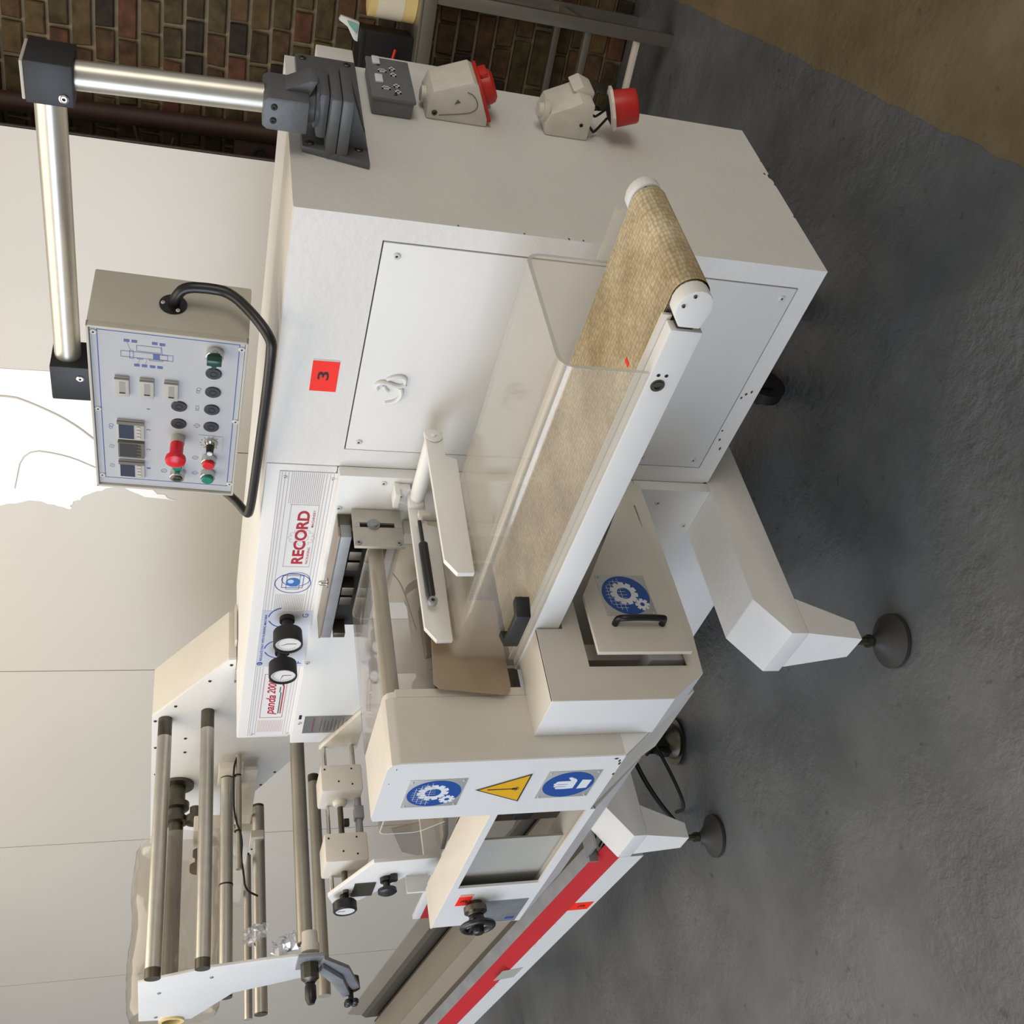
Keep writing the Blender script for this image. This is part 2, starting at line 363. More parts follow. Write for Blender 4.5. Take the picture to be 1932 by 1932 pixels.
fb = B(FW(2.0)); bm = bmesh.new(); vs = [bm.verts.new((p[0], p[1], .0015)) for p in pp]; bm.faces.new(vs); bmesh.ops.triangulate(bm, faces=bm.faces[:]); fb.bm(bm)
fo = fb.build('protective_film', film_white, None, smooth=False)
tag(fo, 'torn sheet of bright white protective film stuck on the wall panels', 'film')
B(FW(2.0)).tube([(-1.53, 2.6, .002), (-1.50, 2.3, .003), (-1.53, 2.216, .002), (-1.60, 2.08, .003), (-1.71, 1.96, .002)], .004, 6, 2).build('film_crease', conwhite, fo)
B(FW(2.0)).tube([(-1.93, 2.3, .002), (-1.74, 2.26, .003), (-1.76, 2.10, .003), (-1.82, 1.98, .002), (-1.86, 1.88, .002)], .003, 6, 2).build('film_crease', conwhite, fo)
# old iron pipe in the corner
t = thing('wall_pipe', FW(2.33) @ Vector((-.45, 0, 0)), 'dark red-brown iron pipe rising in front of the brick wall beside the white panels', 'pipe')
B(FW(2.33)).cyl((-.45, 0, 0), (-.50, 3.2, 0), .036, n=20).build('pipe', pipe_m, t)
B(FW(2.33)).tube([(-.50, 1.86, .02), (-.58, 1.84, .03), (-.60, 1.78, .03), (-.57, 1.73, .03), (-.53, 1.72, .02)], .006, 8, 2).build('pipe_hook', pipe_m, t)
t = thing('junction_box', FW(2.33) @ Vector((-.55, 1.33, 0)), 'dark brown box with a round hole low on the bricks beside the white panels', 'box')
B(FW(2.35)).box(-.66, -.5, 1.30, 1.50, -.03, .03, .004).build('box_body', pipe_m, t)
B(FW(2.35)).lathe((-.555, 1.40, .03), (0, 0, 1), [(0, .032), (.006, .032), (.006, .022), (.001, .022)], 24).build('hole_rim', inner_dark, t)

# ------------------------------------------------------------------ electrical cabinet
cab = thing('electrical_cabinet', (-.328, .28, .0), 'tall white electrical cabinet forming the right end of the packing machine', 'cabinet')
W, D_, Z0, Z1 = .656, .57, .353, 1.45
sh = B().box(-W, 0, .012, D_, Z0, Z1)
sh.box(-W, -.602, 0, .012, Z0, Z1).box(-.048, 0, 0, .012, Z0, Z1).box(-.602, -.048, 0, .012, 1.284, Z1).box(-.602, -.048, 0, .012, Z0, .398)
shell = sh.build('cabinet_shell', white, cab)
B().box(-.655, -.001, .004, .30, Z1, Z1+.0015, .0006).build('top_sheet', cream, cab)  # warm overhead light put into the colour of the white cabinet's top
B().box(-.599, -.051, -.0015, .010, .401, 1.281, .0012).build('door_panel', white2, cab, label='flat white door panel screwed into the front of the cabinet')
B().box(-.6015, -.0485, .006, .0125, .3985, 1.2835).build('door_seam', seam, cab)
screws(FY(-.0015), [(-.078, 1.253), (-.575, 1.255), (-.077, .425), (-.574, .428), (-.574, .567)], cab, .0075)
B().box(-.36, -.002, .5725, .65, 1.300, 1.380, .002).build('rear_cover', white, cab)
B().box(-.30, -.01, .5725, .66, 1.05, 1.24, .002).build('rear_box', white, cab)
st = rect(FY(0), -.432, -.349, 1.324, 1.379).build('number_sticker', orange, cab, label='orange square sticker reading 3')
text('number', '3', FY(0), -.400, -.378, 1.343, 1.366, ink, st, d=.0014, bold=.012)
rect(FY(0), -.349, -.3455, 1.324, 1.379).build('sticker_edge', sign_plate, st)
em = B(FY(-.0015))
em.tube([(-.385, 1.222, 0), (-.378, 1.213, .003), (-.372, 1.198, .0035), (-.376, 1.184, .003), (-.392, 1.182, .001)], .0045, 8, 2)
em.tube([(-.415, 1.238, 0), (-.402, 1.243, .002), (-.392, 1.235, .0035), (-.393, 1.219, .003), (-.399, 1.205, .003), (-.401, 1.190, .002), (-.396, 1.180, .001)], .005, 8, 2)
em.tube([(-.405, 1.19, .002), (-.422, 1.184, .0035), (-.440, 1.190, .003), (-.449, 1.203, .002), (-.452, 1.216, .001)], .005, 8, 2)
em.tube([(-.402, 1.226, .001), (-.411, 1.222, .002), (-.418, 1.214, .001)], .004, 8, 2)
em.build('raised_swirl_mark', white2, cab)
ch = B(FX(0)); rc = random.Random(5)
for yy, zz, sz in ((.36, .353, .016), (.33, .353, .008), (.372, .365, .006), (.20, .353, .01), (.43, .353, .006), (.003, .93, .005), (.003, 1.02, .004), (.003, 1.15, .004), (.003, .9, .004)):
    n = 7; P = [(yy+sz*rc.uniform(.5, 1)*math.cos(2*PI*i/n), max(.3535, zz+sz*.45*rc.uniform(.4, 1)*math.sin(2*PI*i/n)), .0006) for i in range(n)]
    ch.add(P, [tuple(range(n))])
ch.build('paint_chip', grime, cab, kind='stuff')
ch = B(FY(0))
for xx, zz, s1, s2 in ((-.342, .372, .006, .003), (-.35, .383, .005, .004), (-.362, .39, .005, .003), (-.47, .392, .004, .003), (-.50, .386, .006, .003), (-.53, .372, .008, .003), (-.655, .36, .004, .006)):
    ch.add([(xx-s1, zz, .0006), (xx, zz-s2, .0006), (xx+s1*.8, zz, .0006), (xx, zz+s2, .0006)], [(0, 1, 2, 3)])
ch.build('rust_spot', grime, cab, kind='stuff')
def castor(name, x, y, par, ztop, r=.05):
    w_ = B().cyl((x-.016, y, r), (x+.016, y, r), r, n=28).build(name, blackm, par)
    B().cyl((x-.02, y, r), (x+.02, y, r), .018, n=16).build('hub', chrome, w_)
    f = B().box(x-.028, x-.021, y-.03, y+.03, r*.8, r*2+.01).box(x+.021, x+.028, y-.03, y+.03, r*.8, r*2+.01).box(x-.032, x+.032, y-.035, y+.035, r*2+.004, r*2+.012)
    f.cyl((x, y, r*2+.01), (x, y, ztop), .012, n=12); f.build('castor_fork', blackm, par)
for xx, yy in ((-.638, .374), (-.45, .50)): castor('castor_wheel', xx, yy, cab, Z0, .06)

# ------------------------------------------------------------------ machine body: header, plates, chassis, legs
mb = thing('packing_machine_body', (-1.25, .25, 0), 'long white body of the horizontal packing machine with striped fascia, left of the cabinet', 'machine')
B().box(-1.898, -.659, 0, .60, 1.29, 1.449, .005).build('header', white, mb)
B().box(-1.73, -.662, .0, .57, .335, 1.289).build('body_core', white2, mb)
B().prism([(-1.884, 1.2885), (-1.884, 1.195), (-1.73, 1.13), (-1.73, .5605), (-.6565, .5605), (-.6565, 1.2885)], 'y', -.03, 0, .002).build('front_plate', white2, mb)
B().box(-1.42, -.6565, -.03, 0, .353, .5595, .002).build('lower_plate', white2, mb)
B().prism([(-1.70, .333), (-1.70, .10), (-1.0, .10), (-.74, .333)], 'y', .004, .5, .002).build('chassis_plinth', white, mb)
screws(FY(-.03), [(-.767, 1.277), (-.676+.0, 1.185), (-1.762, 1.272), (-1.428, 1.282), (-.704, .482), (-.788, .376)], mb, .0075)
fa = rect(FY(0), -1.883, -.680, 1.286, 1.418, 0, .001).build('fascia_panel', mat('fascia_print_white', (222, 222, 222), .35), mb, label='printed fascia strip with fine lines, machinery maker\'s name and logo')
ln = B(FY(0))
for v in (1.412, 1.405, 1.397, 1.311, 1.303, 1.295): ln.box(-1.219, -.684, v-.0006, v+.0006, .001, .0014); ln.box(-1.879, -1.492, v-.0006, v+.0006, .001, .0014)
ln.box(-1.883, -.68, 1.4172, 1.4182, .001, .0015); ln.box(-.6812, -.6798, 1.286, 1.4175, .001, .0015)
ln.build('printed_rule', grey_ink, fa, kind='stuff')
ht = B(FY(0)); hp_ = B(FY(0))
for i in range(17):
    v = 1.317+i*.0045
    ht.box(-.790, -.684, v, v+.0012, .001, .0014); ht.box(-1.216, -1.146, v, v+.0012, .001, .0014)
    hp_.box(-1.86, -1.79, v, v+.0016, .001, .0014)
ht.build('printed_hatching', grey_ink, fa, kind='stuff'); hp_.build('printed_hatching', pink_ink, fa, kind='stuff')
bx = outline(B(FY(0)), -1.030, -.793, 1.317, 1.383, .0012, .001, .0016)
bx.build('name_frame', grey_ink, fa)
outline(B(FY(0)), -1.774, -1.53, 1.322, 1.389, .0012, .001, .0016).build('name_frame', red_ink, fa)
text('maker_name', 'RECORD', FY(0), -1.018, -.815, 1.335, 1.364, red_ink, fa, bold=.035)
text('maker_subtitle', 'PACKAGING', FY(0), -1.018, -.952, 1.3225, 1.3285, red_ink, fa, bold=.01)
text('maker_subtitle', 'MACHINERY', FY(0), -.875, -.812, 1.3225, 1.3285, red_ink, fa, bold=.01)
g = B(FY(0)); gc = (-.915, 1.347)
pts = gearpoly(gc, .024, .031, 12); q = [p for p in pts]
for a, c in zip(q, q[1:]+q[:1]):
    dx, dy = c[0]-a[0], c[1]-a[1]; L = math.hypot(dx, dy) or 1; nx, ny = -dy/L*.0006, dx/L*.0006
    g.add([(a[0]-nx, a[1]-ny, .0011), (c[0]-nx, c[1]-ny, .0011), (c[0]+nx, c[1]+ny, .0011), (a[0]+nx, a[1]+ny, .0011)], [(0, 1, 2, 3)])
g.ring(gc, .0155, .0168, 0, 2*PI, 32, .001, .0011); g.build('gear_drawing', grey_ink, fa, smooth=False)
lg = B(FY(0)); lc = (-1.094, 1.351)
for rx, rz, off, rot in ((.042, .046, (-.005, 0), .0), (.030, .036, (.012, -.006), .2)):
    n = 40; vs = []
    for i in range(n):
        a = 2*PI*i/n
        for s in (1, .955): vs.append((lc[0]+off[0]+rx*s*math.cos(a), lc[1]+off[1]+rz*s*math.sin(a), .0016))
    lg.add(vs, [(2*i, 2*i+1, (2*i+3) % (2*n), (2*i+2) % (2*n)) for i in range(n)])
outline(lg, -1.118, -1.066, 1.325, 1.379, .0014, .0012, .0017); outline(lg, -1.124, -1.060, 1.334, 1.368, .001, .0012, .0017)
lg.build('ring_logo', blue_ink, fa, smooth=False)
sp = B(FY(0)); n = 30; sp.add([(lc[0]+.018*math.cos(2*PI*i/n), lc[1]+.018*math.sin(2*PI*i/n), .0021) for i in range(n)], [tuple(range(n))])
sp.build('logo_ball', mat('logo_ball_blue', (60, 110, 176), .35), fa, smooth=False)
sp = B(FY(0)); sp.add([(lc[0]+.004+.008*math.cos(2*PI*i/n), lc[1]+.006+.008*math.sin(2*PI*i/n), .0024) for i in range(n)], [tuple(range(n))])
sp.build('logo_highlight', mat('logo_ball_pale', (186, 208, 232), .35), fa, smooth=False)
text('model_name', 'panda', FY(0), -1.757, -1.645, 1.340, 1.376, red_ink, fa, bold=.02, shear=.25)
text('model_name', '2000', FY(0), -1.638, -1.56, 1.352, 1.376, red_ink, fa, bold=.02, shear=.25)
rect(FY(0), -1.75, -1.63, 1.3345, 1.3375, .001, .0016).box(-1.63, -1.60, 1.338, 1.341, .001, .0016).build('green_bar', green_ink, fa)
sw = B(FY(0)).box(-1.75, -1.60, 1.328, 1.3315, .001, .0016)
sw.add([(-1.60, 1.328, .0016), (-1.555, 1.335, .0016), (-1.535, 1.356, .0016), (-1.548, 1.356, .0016), (-1.565, 1.343, .0016), (-1.60, 1.3315, .0016)], [(0, 1, 2, 3, 4, 5)])
sw.build('red_swoosh', red_ink, fa, smooth=False)
screws(FY(-.001), [(-.70, 1.405), (-.70, 1.297), (-1.872, 1.406), (-1.872, 1.298)], fa, .005)
gp = rect(FY(0), -1.489, -1.219, 1.286, 1.419, .001, .002).build('gauge_panel', gpanel, mb)
text('warning_line', 'REGULATE ONLY WITH RUNNING MACHINE', FY(0), -1.458, -1.236, 1.404, 1.4105, blue_ink, gp, d=.0024, bold=.01)
text('letter', 'G', FY(0), -1.248, -1.232, 1.297, 1.313, blue_ink, gp, d=.0024)
text('letter', 'F', FY(0), -1.474, -1.462, 1.294, 1.310, blue_ink, gp, d=.0024)
n = 24; B(FY(0)).add([(-1.473+.008*math.cos(2*PI*i/n), 1.4085+.008*math.sin(2*PI*i/n), .0024) for i in range(n)], [tuple(range(n))]).build('info_dot', blue_ink, gp, smooth=False)
text('info_mark', '0', FY(0), -1.4755, -1.4705, 1.404, 1.413, sign_white, gp, d=.0028)
for gx in (-1.25, -1.40):
    ar = B(FY(0)).ring((gx, 1.355), .044, .047, .35, 1.5, 14, .002, .0024)
    ar.ring((gx, 1.355), .044, .047, 1.9, 2.9, 14, .002, .0024).build('direction_arrow', blue_ink, gp)
for gx, ndl in ((-1.252, 2.0), (-1.405, 2.9)):
    M = FY(0)
    gg = B(M).lathe((gx, 1.352, .002), (0, 0, 1), [(0, .020), (.012, .020), (.012, .014), (.045, .014), (.045, .0375), (.085, .0385), (.088, .0375), (.088, .034), (.081, .0335)], 40).build('pressure_gauge', blackm, mb)
    B(M).lathe((gx, 1.352, .0832), (0, 0, 1), [(0, .0337), (.001, .0337)], 40).build('dial_face', dial, gg)
    tk = B(M)
    for i in range(21):
        a = -.78+(PI+1.56)*i/20; r0, r1 = .024, .028
        tk.add([(gx+r0*math.cos(a-.02), 1.352+r0*math.sin(a-.02), .0846), (gx+r1*math.cos(a-.02), 1.352+r1*math.sin(a-.02), .0846), (gx+r1*math.cos(a+.02), 1.352+r1*math.sin(a+.02), .0846), (gx+r0*math.cos(a+.02), 1.352+r0*math.sin(a+.02), .0846)], [(0, 1, 2, 3)])
    c_, s_ = math.cos(ndl), math.sin(ndl)
    tk.add([(gx-s_*.0012, 1.352+c_*.0012, .0847), (gx+s_*.0012, 1.352-c_*.0012, .0847), (gx+c_*.026, 1.352+s_*.026, .0847)], [(0, 1, 2)])
    tk.build('dial_marks', ink, gg, smooth=False)
    B(M).add([(gx-.001, 1.352, .085), (gx+.001, 1.352, .085), (gx+.001, 1.330, .085), (gx-.001, 1.330, .085)], [(0, 1, 2, 3)]).build('red_pointer', red_ink, gg, smooth=False)
# serial plate
sp_ = rect(FY(-.03), -1.823, -1.722, 1.10, 1.258, 0, .0012).build('rating_plate', mat('rating_plate_silver', (150, 150, 152), .3, .6, .1, 20), mb)
rl = B(FY(-.03))
for i in range(9): rl.box(-1.812, -1.735-(i % 3)*.01, 1.205-i*.011, 1.2062-i*.011, .0012, .0016)
rl.build('plate_lines', ink, sp_, kind='stuff')
text('plate_text', 'RECORD PACKAGING MACHINERY', FY(-.03), -1.815, -1.732, 1.226, 1.232, red_ink, sp_, d=.0016)
rect(FY(-.03), -1.738, -1.715, 1.268, 1.276, 0, .0012).build('small_label', black, mb)
# support legs
def leg(x1, x0, idx):
    L = B().prism([(.50, .353), (-.366, .353), (-.461, .286), (-.461, .241), (.50, .241)], 'x', x0, x1, .003).build('support_beam', white, mb)
    wv = [(x0+.020, -.461, .241), (x1, -.461, .241), (x1, -.363, .241), (x0+.020, -.363, .241),
          (x1-.073, -.478, .107), (x1+.001, -.478, .107), (x1+.001, -.430, .107), (x1-.073, -.430, .107)]
    B().add(wv, [(0, 1, 2, 3), (7, 6, 5, 4), (0, 4, 5, 1), (1, 5, 6, 2), (2, 6, 7, 3), (3, 7, 4, 0)]).build('tapered_foot', white, L)
    cx, cy = x1-.022, -.468
    B().cyl((cx, cy, .03), (cx, cy, .108), .009, n=14).lathe((cx, cy, .066), (0, 0, 1), [(0, .016), (.012, .016)], 6).build('threaded_stem', dark_steel, L)
    B().lathe((cx, cy, .0), (0, 0, 1), [(0, .062), (.004, .065), (.013, .065), (.016, .060), (.026, .044), (.042, .026), (.050, .018), (.060, .014)], 36).build('levelling_foot', rubber, L)
    return L
leg(-.656, -.817, 0); leg(-1.740, -1.899, 1)
for xx in (-.70, -1.80):
    B().lathe((xx, .46, 0), (0, 0, 1), [(0, .058), (.012, .061), (.034, .03), (.06, .014), (.24, .012)], 28).build('rear_levelling_foot', rubber, mb)
castor('castor_wheel', -1.83, -.10, mb, .24, .05)
B().lathe((-1.83, -.10, .006), (0, 0, 1), [(0, .078), (.008, .08), (.008, .06), (.03, .05), (.05, .02)], 32).build('castor_plate', dark_steel, mb)
B().box(-1.87, -1.79, -.13, .05, .225, .2405, .002).build('castor_bracket', dark_steel, mb)
B().tube([(-1.80, .1, .20), (-1.83, -.05, .19), (-1.86, -.2, .15), (-1.88, -.30, .10), (-1.90, -.36, .05)], .008, 8, 2).build('hanging_cable', blackm, mb)
B().tube([(-1.78, .1, .16), (-1.80, -.08, .11), (-1.82, -.22, .06), (-1.86, -.33, .02), (-1.95, -.30, .012)], .006, 8, 2).build('hanging_cable', blackm, mb)

# ------------------------------------------------------------------ control panel on its swivel arm
cp = thing('control_panel', (0, .2, 1.30), 'grey control box hanging from an aluminium swivel arm above the cabinet', 'control panel')
M = FX(0)
bp = B().prism([(.155, 1.303), (.56, 1.303), (.56, 1.43), (.187, 1.43)], 'y' if 0 else 'x', 0, .014, .004).build('mounting_plate', grey_cast, cp, label='grey cast bracket plate bolted to the side of the cabinet')
screws(FX(.014), [(.20, 1.322), (.20, 1.415), (.54, 1.322), (.54, 1.415)], bp, .008, dark_steel)
B().prism([(.0, 1.31), (.02, 1.306), (.112, 1.344), (.112, 1.36), (0, 1.36)], 'y', .27, .288).build('gusset', grey_cast, bp)
B().prism([(.0, 1.31), (.02, 1.306), (.112, 1.344), (.112, 1.36), (0, 1.36)], 'y', .20, .214).build('gusset', grey_cast, bp)
B().box(.0, .122, .170, .300, 1.346, 1.367, .004).build('bracket_shelf', grey_cast, cp)
B().box(.008, .121, .172, .300, 1.3675, 1.388, .005).build('bracket_shelf', grey_cast, cp)
B().box(.030, .118, .190, .285, 1.388, 1.408, .008).build('pivot_pad', grey_cast, cp)
B().lathe((.078, .225, 1.406), (0, 0, 1), [(0, .040), (.006, .040), (.008, .034), (.022, .034)], 36).build('swivel_ring', grey_cast, cp)
nk = B().prism([(.048, 1.426), (.110, 1.426), (.110, 1.498), (.104, 1.507), (.054, 1.507), (.048, 1.498)], 'y', .165, .262, .004).build('arm_socket', grey_cast, cp)
B().prism([(.10, 1.426), (.135, 1.412), (.135, 1.424), (.11, 1.47)], 'y', .20, .255, .003).build('socket_rib', grey_cast, nk)
screws(FY(.165), [(.067, 1.488), (.093, 1.488)], nk, .006, blackm)
B().cyl((.083, .212, 1.505), (.076, .205, 1.824), .0255, n=36).build('arm_tube', alu, cp)
eb = B().box(.036, .112, .162, .246, 1.822, 1.899, .003).build('elbow_block', anod, cp)
screws(FY(.162), [(.052, 1.838)], eb, .0085, chrome)
B().box(.040, .109, .164, .244, 1.8992, 1.905, .002).build('elbow_cap', encl, eb)
B().cyl((.036, .204, 1.866), (-.560, .204, 1.872), .0270, n=36).build('arm_tube', alu, cp)
cb = B().box(-.655, -.560, .160, .248, 1.79, 1.905, .004).build('clamp_block', anod, cp)
screws(FY(.160), [(-.590, 1.845)], cb, .008, chrome)
yw, pt, rl_ = -.10583848, -.0383442, .00827409
cz, sz, cx, sx, cy, sy = math.cos(yw), math.sin(yw), math.cos(pt), math.sin(pt), math.cos(rl_), math.sin(rl_)
R3 = Matrix(((cz, -sz, 0), (sz, cz, 0), (0, 0, 1))) @ Matrix(((1, 0, 0), (0, cx, -sx), (0, sx, cx))) @ Matrix(((cy, 0, sy), (0, 1, 0), (-sy, 0, cy)))
ex, ey, ez = R3.col[0], R3.col[1], R3.col[2]
WB, HB, DB = .5081, .2953, .1534
O = Vector((-.28969, -.02, 1.80512))-WB*ex
H = frame(O, ex, ez, -ey)           # u right from top left, v up (negative is down), d towards the viewer
HS = frame(O+WB*ex, ey, ez, ex)     # right side of the box: u back, v up
en = B(H).box(0, WB, -HB, 0, -DB, -.012, .004)
for a in ((0, .007, -HB, 0), (WB-.005, WB, -HB, 0), (0, WB, -.005, 0), (0, WB, -HB, -HB+.005)): en.box(a[0], a[1], a[2], a[3], -.014, 0, .0015)
en = en.build('enclosure', encl, cp)
fp = rect(H, .008, WB-.006, -HB+.006, -.006, -.011, -.006).build('faceplate', facia, cp)
outline(B(H), .0295, .495, -.280, -.018, .0014, -.006, -.0056).build('blue_border', blue_ink, fp)
screws(H, [(.487, -.0125), (.483, -.284), (.264, -.0125), (.262, -.285), (.038, -.0125), (.039, -.285)], fp, .0068, d=-.006)
def disc(M, u, v, r, d0, d1, name, m, par, n=32): return B(M).lathe((u, v, d0), (0, 0, 1), [(0, r), (d1-d0-.001, r), (d1-d0, r-.001)], n).build(name, m, par)
for u, v in ((.405, -.234), (.349, -.235), (.294, -.235), (.238, -.236), (.295, -.170), (.239, -.170)):
    p = disc(H, u, v, .0158, -.006, -.003, 'blank_plug', btn_black, cp)
    B(H).ring((u, v), .006, .0072, 0, 2*PI, 24, -.003, -.0024).build('plug_ring', blackm, p)
# selector
s0 = disc(H, .466, -.234, .0165, -.006, .010, 'selector_switch', chrome, cp)
B(H).box(.459, .4745, -.248, -.220, .010, .026, .002).prism([(.459, -.226), (.446, -.234), (.459, -.242)], 'z', .010, .022).build('selector_lever', sel_green, s0)
# emergency stop
es = disc(H, .190, -.169, .0150, -.006, .012, 'emergency_stop', bezel, cp)
B(H).lathe((.190, -.169, .012), (0, 0, 1), [(0, .0140), (.030, .0140), (.036, .0205), (.042, .0215), (.048, .0200), (.052, .012), (.053, .002)], 36).build('mushroom_head', btn_red, es)
k0 = disc(H, .093, -.170, .0135, -.006, .001, 'push_button', bezel, cp); disc(H, .093, -.170, .0105, .001, .004, 'button_cap', btn_green, k0)
k1 = disc(H, .068, -.171, .0160, -.006, .012, 'key_switch', chrome, cp)
B(H).lathe((.068, -.171, .012), (0, 0, 1), [(0, .012), (.003, .010)], 24).build('key_barrel', dark_steel, k1)
B(H).box(.0665, .0695, -.178, -.164, .015, .016).build('key_slot', blackm, k1)
for u, col in ((.128, btn_red), (.074, btn_green)):
    k = disc(H, u, -.236, .0158, -.006, .010, 'push_button', chrome, cp)
    disc(H, u, -.236, .0128, .010, .017, 'button_cap', col, k)
dp = rect(H, .157, .207, -.262, -.212, -.006, -.0048).build('dial_plate', sign_plate, cp)
tk = B(H)
for i in range(11):
    a = -.7+(PI+1.4)*i/10; c_, s_ = math.cos(a), math.sin(a)
    tk.add([(.183+.0185*c_-.0005*s_, -.237+.0185*s_+.0005*c_, -.0044), (.183+.022*c_-.0005*s_, -.237+.022*s_+.0005*c_, -.0044), (.183+.022*c_+.0005*s_, -.237+.022*s_-.0005*c_, -.0044), (.183+.0185*c_+.0005*s_, -.237+.0185*s_-.0005*c_, -.0044)], [(0, 1, 2, 3)])
tk.build('dial_marks', ink, dp, smooth=False)
kn = B(H).lathe((.184, -.237, -.0048), (0, 0, 1), [(0, .0148), (.005, .0146), (.012, .0105)], 32).build('speed_knob', chrome, cp)
B(H).lathe((.184, -.237, .007), (0, 0, 1), [(0, .0088), (.018, .0075)], 24).build('knob_grip', black, kn)
B(H).lathe((.184, -.237, .025), (0, 0, 1), [(0, .0062), (.002, .0055)], 24).build('knob_cap', sign_white, kn)
for i, v in enumerate((-.0605, -.1075, -.154)):
    mt = B(H).box(.316, .371, v-.0135, v+.0135, -.006, .001, .001).build('counter_meter', bezel, cp)
    rect(H, .326, .360, v-.006, v+.005, .001, .0014).build('meter_window', mat('meter_strip', (150, 148, 140), .4) if i == 0 else MATS['meter_strip'], mt)
    rect(H, .326, .329, v-.006, v+.005, .0014, .002).build('meter_wheel', blackm, mt)
    rect(H, .368, .371, v-.0135, v+.0135, .0008, .003).build('meter_edge', bezeld, mt)
for i, (a, c) in enumerate(((.175, .2375), (.112, .168), (.0405, .1005))):
    mt = B(H).box(a, c, -.1015, -.048, -.006, -.001, .001).build('digital_display', bezel if i != 1 else bezeld, cp)
    rect(H, a+.004, c-(.010 if i != 1 else .004), -.081 if i != 1 else -.088, -.051, -.001, -.0004).build('display_window', lcd if i != 1 else lcd2, mt)
    rect(H, c-.009 if i != 1 else c-.002, c, -.1015, -.048, -.001, .0025).build('display_hood', bezeld, mt)
    kk = B(H)
    for j in range(4): kk.box(a+.006+j*.011, a+.013+j*.011, -.094, -.086, -.001, .0004)
    kk.build('display_key', encl if i != 1 else dark_steel, mt)
for s, u in (('4', .276), ('3', .208), ('2', .141), ('1', .074)): text('zone_number', s, H, u-.0022, u+.0022, -.1135, -.1055, line_ink, fp, d=-.0055)
dr = B(H)
def poly_line(b, pts, w=.0009, d=-.0055, close=True):
    for a, c in zip(pts, (pts[1:]+pts[:1]) if close else pts[1:]):
        dx, dy = c[0]-a[0], c[1]-a[1]; L = math.hypot(dx, dy) or 1; nx, ny = -dy/L*w/2, dx/L*w/2
        b.add([(a[0]-nx, a[1]-ny, d), (c[0]-nx, c[1]-ny, d), (c[0]+nx, c[1]+ny, d), (a[0]+nx, a[1]+ny, d)], [(0, 1, 2, 3)])
R4 = lambda a, b_, c, e: [(a, c), (b_, c), (b_, e), (a, e)]
for rr in (R4(.427, .443, -.156, -.060), R4(.446, .462, -.134, -.089), R4(.424, .446, -.083, -.076), R4(.428, .442, -.146, -.131), R4(.4235, .427, -.137, -.112), R4(.424, .427, -.1, -.09)): poly_line(dr, rr)
poly_line(dr, [(.470, -.071), (.446, -.078)], .0005, close=False); poly_line(dr, [(.470, -.134), (.44, -.137)], .0005, close=False)
poly_line(dr, [(.408, -.09), (.424, -.095)], .0005, close=False); poly_line(dr, [(.408, -.104), (.424, -.108)], .0005, close=False)
dr.build('machine_diagram', line_ink, fp, smooth=False)
tg = B(H)
for u, v in ((.472, -.071), (.472, -.085), (.472, -.122), (.471, -.136), (.406, -.089), (.406, -.103), (.406, -.118), (.406, -.132)): tg.box(u-.0035, u+.0035, v-.005, v+.005, -.006, -.0054)
tg.box(.428, .442, -.131, -.119, -.006, -.0054)
tg.build('diagram_tag', line_ink, fp, kind='stuff')
ic = B(H)
for u, v, k in ((.210, -.035, 0), (.143, -.035, 1), (.075, -.034, 1), (.349, -.206, 0), (.294, -.206, 2), (.237, -.207, 3), (.126, -.207, 4), (.070, -.208, 3), (.069, -.142, 4)):
    if k == 0: ic.ring((u-.004, v), .0032, .0038, 0, 2*PI, 16, -.006, -.0055); ic.ring((u+.004, v-.001), .0040, .0046, 0, 2*PI, 16, -.006, -.0055)
    if k == 1: poly_line(ic, [(u-.006, v-.003), (u+.003, v-.005), (u+.006, v+.003), (u-.003, v+.005)], .0006); poly_line(ic, [(u-.002, v-.001), (u+.004, v)], .0006, close=False)
    if k == 2: ic.ring((u, v), .0030, .0037, .6, 5.7, 14, -.006, -.0055); poly_line(ic, [(u-.007, v-.004), (u-.007, v+.004)], close=False); poly_line(ic, [(u+.007, v-.004), (u+.007, v+.004)], close=False)
    if k == 3: poly_line(ic, [(u-.0075, v), (u, v-.0065), (u+.0075, v), (u, v+.0065)], .0008); poly_line(ic, [(u, v-.003), (u, v+.003)], close=False)
    if k == 4: ic.ring((u, v), .0055, .0063, 0, 2*PI, 20, -.006, -.0055); poly_line(ic, [(u, v-.003), (u, v+.003)], close=False)
ic.build('printed_icon', line_ink, fp, kind='stuff')
# handle: a bent black rail under the box, a flange on each side
hr = B(HS).lathe((.079, -.150, 0), (0, 0, 1), [(0, .026), (.003, .026), (.003, .012)], 32).build('handle_flange', black, cp)
screws(HS, [(.079, -.131), (.095, -.160), (.062, -.160)], hr, .004, d=.003)
ha = [(WB, -.150, -.079), (WB+.024, -.155, -.079), (WB+.045, -.170, -.085), (WB+.050, -.215, -.085), (WB+.050, -.255, -.080), (WB+.048, -.30, -.03), (WB+.036, -.333, .012), (WB+.012, -.340, .022),
      (.10, -.338, .022), (-.030, -.336, .022), (-.048, -.330, .015), (-.052, -.30, -.03), (-.052, -.24, -.08), (-.03, -.16, -.079), (0, -.150, -.079)]
B(H).tube(ha, .0105, 14, 2).build('handle_rail', black, cp)

